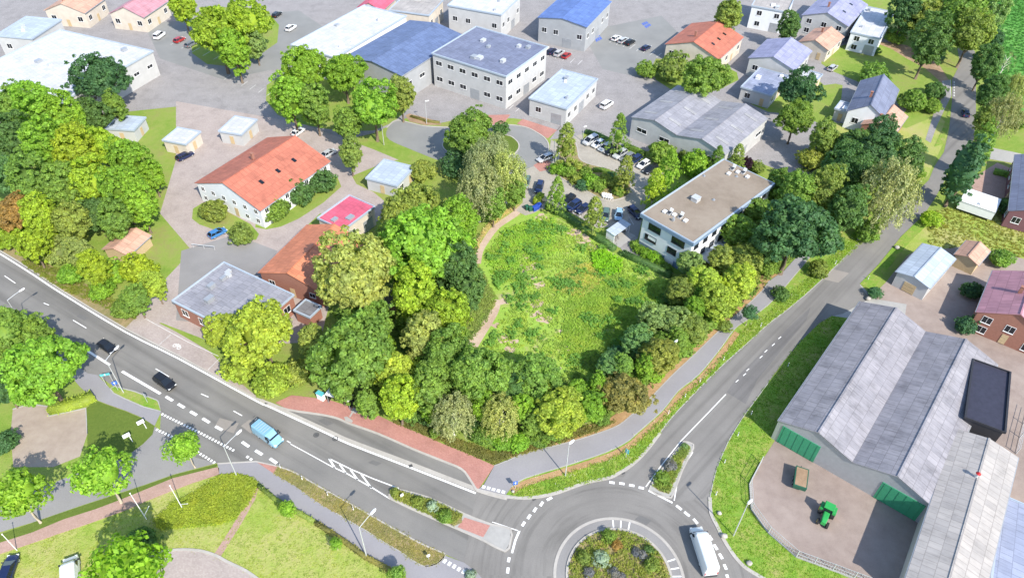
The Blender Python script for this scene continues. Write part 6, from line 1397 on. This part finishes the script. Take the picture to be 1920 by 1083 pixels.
bushes([(1555, 440, 26, 'dark'), (1575, 355, 26, 'mid'), (1520, 400, 26, 'mid'), (1440, 500, 22, 'mid'), (1620, 330, 28, 'mid'), (1670, 320, 26, 'mid'), (1715, 320, 20, 'mid'), (1460, 400, 26, 'mid'), (1570, 300, 24, 'mid'), (1350, 515, 20, 'mid'), (1420, 440, 26, 'dark'), (1630, 270, 24, 'mid')], 'bush between the trees right of the office', 'bushes right of the office block')
bushes([(905, 765, 30, 'bright'), (978, 765, 28, 'bright'), (875, 738, 28, 'lime'), (820, 700, 28, 'lime'), (790, 685, 26, 'bright'), (940, 705, 28, 'mid'), (722, 650, 26, 'bright'), (765, 608, 24, 'mid'), (700, 715, 26, 'mid'), (805, 770, 22, 'bright'), (818, 525, 26, 'mid'), (735, 500, 24, 'bright')], 'tree filling the wood left of the meadow', 'filler trees of the wood', 'tall')
bushes([(1085, 738, 24, 'bright'), (1122, 722, 24, 'bright'), (1168, 688, 24, 'mid'), (1208, 688, 24, 'bright'), (1272, 640, 24, 'mid'), (1300, 580, 24, 'bright'), (1342, 540, 22, 'lime'), (1240, 640, 20, 'mid'), (1310, 555, 20, 'bright'), (1400, 545, 18, 'mid')], 'young tree between meadow and cycle path', 'filler trees between the meadow and the cycle path', 'tall')
# shrubs of the planting bed
bushes([(1042, 316, 12, 'bright'), (1055, 318, 13, 'bright'), (1068, 322, 12, 'mid'), (1084, 312, 9, 'gold'), (1100, 318, 9, 'olive'), (1098, 328, 12, 'mid'), (1108, 340, 14, 'bright'), (1122, 348, 14, 'mid'), (1092, 346, 11, 'teal'), (1080, 336, 11, 'olive'), (1135, 335, 10, 'olive'), (1150, 345, 12, 'olive'), (1160, 358, 11, 'mid'), (1148, 330, 10, 'teal'), (1166, 345, 10, 'olive'), (1062, 306, 10, 'gold')], 'shrub in the car park bed', 'shrubs of the planting bed', 'small')
bushes([(1198, 468, 9, 'bright'), (1210, 474, 11, 'bright'), (1224, 482, 11, 'fresh'), (1238, 491, 10, 'bright'), (1250, 502, 9, 'mid'), (1190, 458, 8, 'mid')], 'shrub along the office front', 'shrubs along the office front', 'small')
T('small', 1128, 1046, 14, 'silver', 'pale silvery bush on the roundabout island', 'island shrubs')
T('small', 1142, 1004, 12, 'mid', 'dark green bush at the top of the roundabout island', 'island shrubs')
T('small', 1095, 1045, 13, 'olive', 'olive bush left of the silvery one on the roundabout island', 'island shrubs')
T('small', 1157, 1022, 9, 'rust', 'rust-brown bush in the middle of the roundabout island', 'island shrubs')
T('small', 1217, 1030, 9, 'dark', 'dark bush at the right side of the roundabout island', 'island shrubs')
T('small', 1223, 1060, 13, 'olive', 'olive bush at the lower right of the roundabout island', 'island shrubs')
for x, y, r, l in [(1205, 1040, 9, 'rightmost grey-lilac clump on the roundabout island'), (1193, 1034, 8, 'grey-lilac clump touching the rightmost one on the roundabout island'), (1152, 1074, 10, 'grey-lilac clump at the bottom centre of the roundabout island'), (1104, 1072, 9, 'leftmost grey-lilac clump on the roundabout island'), (1165, 1080, 8, 'lowest grey-lilac clump on the roundabout island')]: T('small', x, y, r, 'lavender', l, 'lavender clumps on the roundabout island')
for (x, y, r, c, l) in [(1258, 873, 10, 'lavender', 'grey-lilac clump on the narrow splitter island'), (1243, 895, 13, 'mid', 'dark green clump on the narrow splitter island'), (1284, 836, 6, 'grey', 'grey clump at the tip of the narrow splitter island'),
                        (741, 922, 8, 'olive', 'olive clump at the left tip of the planted traffic island'), (783, 940, 10, 'olive', 'mid clump of the planted traffic island'), (810, 948, 10, 'silver', 'silver-grey clump on the planted traffic island'), (835, 968, 12, 'mid', 'green clump at the right end of the planted traffic island'), (882, 1077, 9, 'silver', 'spiky whitish plant at the bottom edge by the crossing')]:
    T('small', x, y, r, c, l, 'clumps on the traffic islands')

# ---------------------------------------------------------------- hedges and low growth
hedge([(1024, 390), (1060, 408), (1100, 436), (1130, 456), (1152, 471)], 1.5, 1.4, 'dark', 'long clipped hedge between the meadow and the lower car row')
hedge([(1166, 478), (1200, 493), (1257, 520)], 1.4, 1.3, 'dark', 'clipped hedge between the meadow and the footpath of the office', 2)
hedge([(1003, 385), (1016, 371)], 1.6, 1.7, 'lime', 'short bright clipped hedge block beside the bins', 3)
hedge([(1170, 276), (1195, 286), (1208, 293)], 1.2, 1.3, 'mid', 'clipped hedge behind the pointed tree of the upper car row', 4)
hedge([(1097, 250), (1120, 256), (1145, 268)], 1.0, 1.2, 'dark', 'dark hedge behind the left cars of the upper row', 5)
hedge([(1112, 322), (1130, 322), (1142, 328)], 1.2, 1.1, 'mid', 'curved clipped hedge in the planting bed', 6)
hedge([(486, 912), (517, 938), (557, 961), (590, 980)], .7, .8, 'olive', 'left stretch of the low hedge along the lower cycle path', 7)
hedge([(592, 981), (620, 999), (650, 1019), (687, 1046), (730, 1069), (760, 1088)], .7, .8, 'brown', 'right brownish stretch of the low hedge along the lower cycle path', 8)
hedge([(95, 768), (125, 765), (165, 752), (178, 745)], 2.4, 1.3, 'yellow', 'thick yellow-green hedge between the sand lot and the cycle path', 9)
hedge([(1645, 58), (1680, 64), (1700, 70)], 1.4, 1.4, 'mid', 'garden hedge beside the white house at the top right', 10)
hedge([(1862, 325), (1885, 330), (1902, 342)], 1.4, 1.4, 'mid', 'hedge between the farm track and the brick driveway', 11)
hedge([(1725, 100), (1750, 108), (1770, 112)], 1.2, 1.0, 'deep', 'low dark hedge above the dry bank', 12)
hedge([(770, 219), (800, 228), (824, 231)], .8, .5, 'brown', 'low reddish hedge on the dry strip above the cul-de-sac', 14)
bedp = GP([(412, 892), (443, 889), (468, 894), (484, 905), (478, 925), (462, 950), (440, 975), (400, 985), (340, 990), (300, 992), (288, 975), (322, 945), (345, 935), (370, 920), (390, 905)])
m = MB(); m.poly([(p.x, p.y) for p in bedp], .018); struct(m.build('shrub_bed', M['verge_grass']))
plants('ground_cover', bedp, 2400, (.34, .42, .05), 'yellow-green ground-cover shrubs beside the tall lamp', .26, .4, 3, 'weeds', 0, cat='ground cover', per=5, z=.05)
# meadow
FT = GP([(1000, 408), (1035, 404), (1090, 440), (1150, 477), (1250, 524), (1236, 600), (1150, 660), (1100, 708), (1030, 726), (960, 690), (905, 655), (930, 620), (950, 570), (935, 545), (910, 510), (912, 470), (935, 440)])
plants('meadow_grass', FT, 5600, (.35, .48, .09), 'rough green grass and weeds of the open meadow', .3, .4, 4, clumps=520, crad=1.3, cat='grass', per=6)
plants('meadow_grass', GP([(1060, 570), (1140, 500), (1235, 540), (1230, 600), (1150, 660), (1080, 690), (1050, 660)]), 3600, (.29, .45, .065), 'denser fresh grass in the lower right of the meadow', .32, .4, 5, cat='grass', per=6)
plants('meadow_grass', GP([(915, 470), (950, 430), (1000, 410), (1040, 415), (1050, 470), (960, 520), (915, 515)]), 1500, (.30, .50, .06), 'lush bright grass in the upper left of the meadow', .34, .5, 9, cat='grass', per=6, clumps=90, crad=1.0)
plants('meadow_weeds', FT, 1300, (.17, .35, .07), 'darker weed patches scattered over the meadow', .42, .9, 6, clumps=60, crad=.8, cat='weeds', per=8)
plants('meadow_weeds', GP([(1110, 478), (1130, 470), (1165, 490), (1162, 512), (1130, 520), (1112, 500)]), 300, (.28, .55, .03), 'glowing light green weed patch near the clipped hedge', .45, .9, 7, cat='weeds', per=8)
plants('meadow_grass', GP([(1040, 515), (1110, 490), (1140, 520), (1090, 560), (1040, 545)]), 900, (.50, .50, .13), 'yellowish grass patch in the middle of the meadow', .3, .4, 8, cat='grass', per=5)
for i, (nm, poly, n, c, l, sz, h, zz) in enumerate([
 ('verge_plants', [(972, 915), (1062, 887), (1140, 860), (1182, 838), (1202, 820), (1250, 775), (1280, 740), (1318, 706), (1358, 660), (1390, 622), (1440, 585), (1522, 515), (1600, 440), (1700, 372), (1660, 418), (1565, 501), (1477, 580), (1440, 608), (1397, 647), (1350, 689), (1310, 729), (1260, 782), (1237, 812), (1210, 847), (1185, 871), (1140, 896), (1060, 918), (992, 932), (955, 930)], 2600, (.27, .40, .05), 'flowery grass on the verge between cycle path and roundabout', .2, .18, .09),
 ('verge_plants', vE, 2300, (.22, .38, .035), 'green grass on the right verge by the farm', .18, .08, .08),
 ('verge_plants', v2, 1300, (.33, .32, .12), 'dry grass on the lower verge between main road and cycle path', .18, .09, .1),
 ('island_plants', [(735, 930), (738, 922), (747, 921), (805, 938), (866, 966), (852, 986), (795, 960), (742, 936)], 700, (.27, .32, .07), 'mixed low plants on the planted traffic island', .26, .4, .14),
 ('island_plants', [(1224, 912), (1251, 925), (1256, 921), (1274, 880), (1293, 840), (1285, 834), (1277, 840), (1248, 880)], 500, (.25, .33, .07), 'mixed low plants on the narrow splitter island', .26, .4, .14),
 ('bank_plants', [(60, 480), (130, 515), (262, 588), (255, 600), (120, 545), (40, 495)], 900, (.20, .24, .04), 'weedy grass on the bank above the main road', .3, .4, .09),
 ('wood_edge_grass', [(730, 789), (785, 810), (830, 830), (880, 850), (925, 870), (960, 858), (1065, 826), (1120, 808), (1155, 790), (1100, 800), (1000, 835), (930, 850), (860, 825), (790, 790)], 1500, (.22, .22, .06), 'dry grass between the wood and the red paving', .3, .4, 0),
 ('path_edge_grass', [(897, 500), (908, 515), (932, 560), (915, 600), (885, 640), (872, 610), (880, 540)], 700, (.26, .33, .09), 'rough grass between the wood and the lower dirt path', .28, .3, 0),
 ('dry_grass', [(966, 392), (972, 382), (950, 395), (922, 414), (898, 442), (890, 468), (896, 466), (903, 447), (922, 424), (948, 403)], 420, (.55, .48, .22), 'straw-coloured grass between the birches and the dirt path', .3, .4, 0),
 ('meadow_grass', [(1740, 400), (1800, 385), (1870, 400), (1960, 430), (2050, 520), (1900, 480), (1820, 460), (1740, 470)], 1500, (.26, .27, .05), 'dry yellow meadow right of the east road', .3, .2, 0),
 ('crop_plants', [(1862, 150), (1878, -20), (1990, -20), (1990, 230), (1940, 225), (1890, 190)], 2600, (.08, .24, .05), 'green crop plants in the field at the top right', .5, .3, 0),
 ('lawn_grass', [(411, 889), (488, 914), (557, 959), (620, 997), (687, 1044), (760, 1090), (480, 1090), (425, 1052), (337, 1030), (225, 1070), (100, 1083), (-20, 1083), (0, 1038), (105, 1002), (236, 956)], 2200, (.34, .42, .09), 'patchy yellow-green lawn between the footpath and the lower hedge', .2, .06, 0),
 ('lawn_grass', [(740, 480), (900, 440), (880, 600), (900, 680), (960, 740), (800, 800), (660, 740), (640, 620), (640, 500)], 1800, (.14, .23, .05), 'undergrowth beneath the trees of the wood', .45, .6, 0),
 ('thicket_growth', [(1120, 790), (1210, 740), (1360, 600), (1430, 540), (1600, 390), (1700, 300), (1600, 250), (1480, 330), (1460, 400), (1330, 490), (1250, 530), (1200, 600), (1060, 700), (1000, 800)], 3600, (.17, .27, .055), 'undergrowth below the thicket along the cycle path', .45, .8, 0),
]): plants(nm, GP(poly), n, c, l, sz, h, 20 + i, z=zz, cat='plants', per=6)
isl = circ(7.1, 0, 360, 40)
plants('island_plants', isl, 1500, (.27, .33, .06), 'mixed green and yellow plants covering the roundabout island', .26, .45, 50, z=.14, cat='plants', per=6)
plants('island_flowers', isl, 260, (.45, .42, .16), 'scattered yellowish flowers on the roundabout island', .2, .5, 51, z=.2, clumps=25, crad=.5, cat='flowers', per=5)
plants('verge_flowers', GP(vA), 260, (.75, .75, .62), 'whitish flowers dotted over the verge above the roundabout', .13, .35, 52, z=.15, cat='flowers', per=3)

# cars and green in the town
for i, (a, b, k, p, l) in enumerate([((1150, 78), (1160, 72), 'hatch', 'white', 'white car parked left of the others in the town car park'), ((1163, 82), (1173, 76), 'wagon', 'silver', 'silver car parked beside the white one in the town car park'), ((1176, 86), (1186, 80), 'suv', 'black', 'black car parked in the middle of the town car park'), ((1206, 96), (1216, 90), 'hatch', 'navy', 'navy car parked at the right of the town car park'),
    ((330, 82), (345, 74), 'hatch', 'red', 'red car parked in the yard behind the lime trees'), ((352, 90), (366, 82), 'wagon', 'grey', 'grey car parked beside the red one behind the lime trees'), ((540, 60), (552, 52), 'suv', 'white', 'white car parked left of the white warehouse'),
    ((610, 295), (626, 286), 'hatch', 'silver', 'silver car parked right of the red-roofed house'), ((340, 300), (356, 292), 'wagon', 'navy', 'navy car parked left of the red-roofed house'), ((1130, 205), (1144, 196), 'minivan', 'white', 'white van parked left of the lilac-grey hall'), ((400, 445), (418, 436), 'hatch', 'blue', 'blue car parked at the edge of the grey yard')]):
    car(a, b, k, p, l, 'cars parked in the town')
for a in [([(1560, 90), (1640, 80), (1700, 110), (1760, 150), (1740, 200), (1700, 190), (1600, 150), (1540, 120)],), ([(1395, 185), (1440, 190), (1500, 130), (1545, 160), (1580, 160), (1560, 235), (1500, 215), (1440, 210)],), ([(1230, 110), (1300, 120), (1360, 125), (1385, 150), (1300, 180), (1230, 150)],), ([(380, 20), (500, 20), (520, 80), (430, 125), (360, 100)],), ([(500, 160), (600, 110), (690, 130), (770, 170), (760, 210), (700, 245), (600, 240), (520, 215)],), ([(380, 380), (470, 420), (480, 450), (400, 430), (360, 410)],), ([(480, 410), (600, 330), (640, 350), (560, 410), (500, 430)],), ([(660, 330), (790, 290), (860, 320), (850, 400), (760, 400), (700, 360)],)]:
    sheet('lawn', a[0], .016, 'grass_base', sm=2)

car_row = [(1020, 95, 'white', 'hatch', 'white car at the left end of the row by the bright blue hall'), (1034, 99, 'navy', 'wagon', 'navy car second in the row by the bright blue hall'), (1048, 103, 'silver', 'suv', 'silver car third in the row by the bright blue hall'), (1062, 107, 'red', 'hatch', 'red car at the right end of the row by the bright blue hall'),
    (520, 30, 'black', 'wagon', 'black car at the top edge left of the white warehouse'), (300, 70, 'white', 'minivan', 'white van in the yard left of the lime trees'), (690, 130, 'grey', 'hatch', 'grey car in front of the blue warehouse'), (560, 250, 'white', 'hatch', 'white car above the right end of the red-roofed house'), (1560, 130, 'silver', 'wagon', 'silver car between the two violet roofs and the dark grey roof')]
for x, y, p, k, l in car_row: car((x - 6, y + 5), (x + 6, y - 4), k, p, l, 'cars parked in the town')
mk = MB()
for (x0, y0, dx, dy, ex, ey, n) in [(1013, 102, 14, 4, 9, -9, 6), (1143, 80, 12.5, 4, 10, -8, 8), (320, 84, 20, 7, 14, -8, 5), (700, 130, 16, 5, 12, -9, 6), (600, 292, -14, 9, 10, 7, 5), (870, 170, 12, 5, 9, -8, 9), (420, 150, 16, 6, 12, -9, 7)]:
    for i in range(n): dash((x0 + dx * i, y0 + dy * i), (x0 + dx * i + ex, y0 + dy * i + ey), .14, mk, .03)
struct(mk.build('parking_lines', M['paint_worn']))
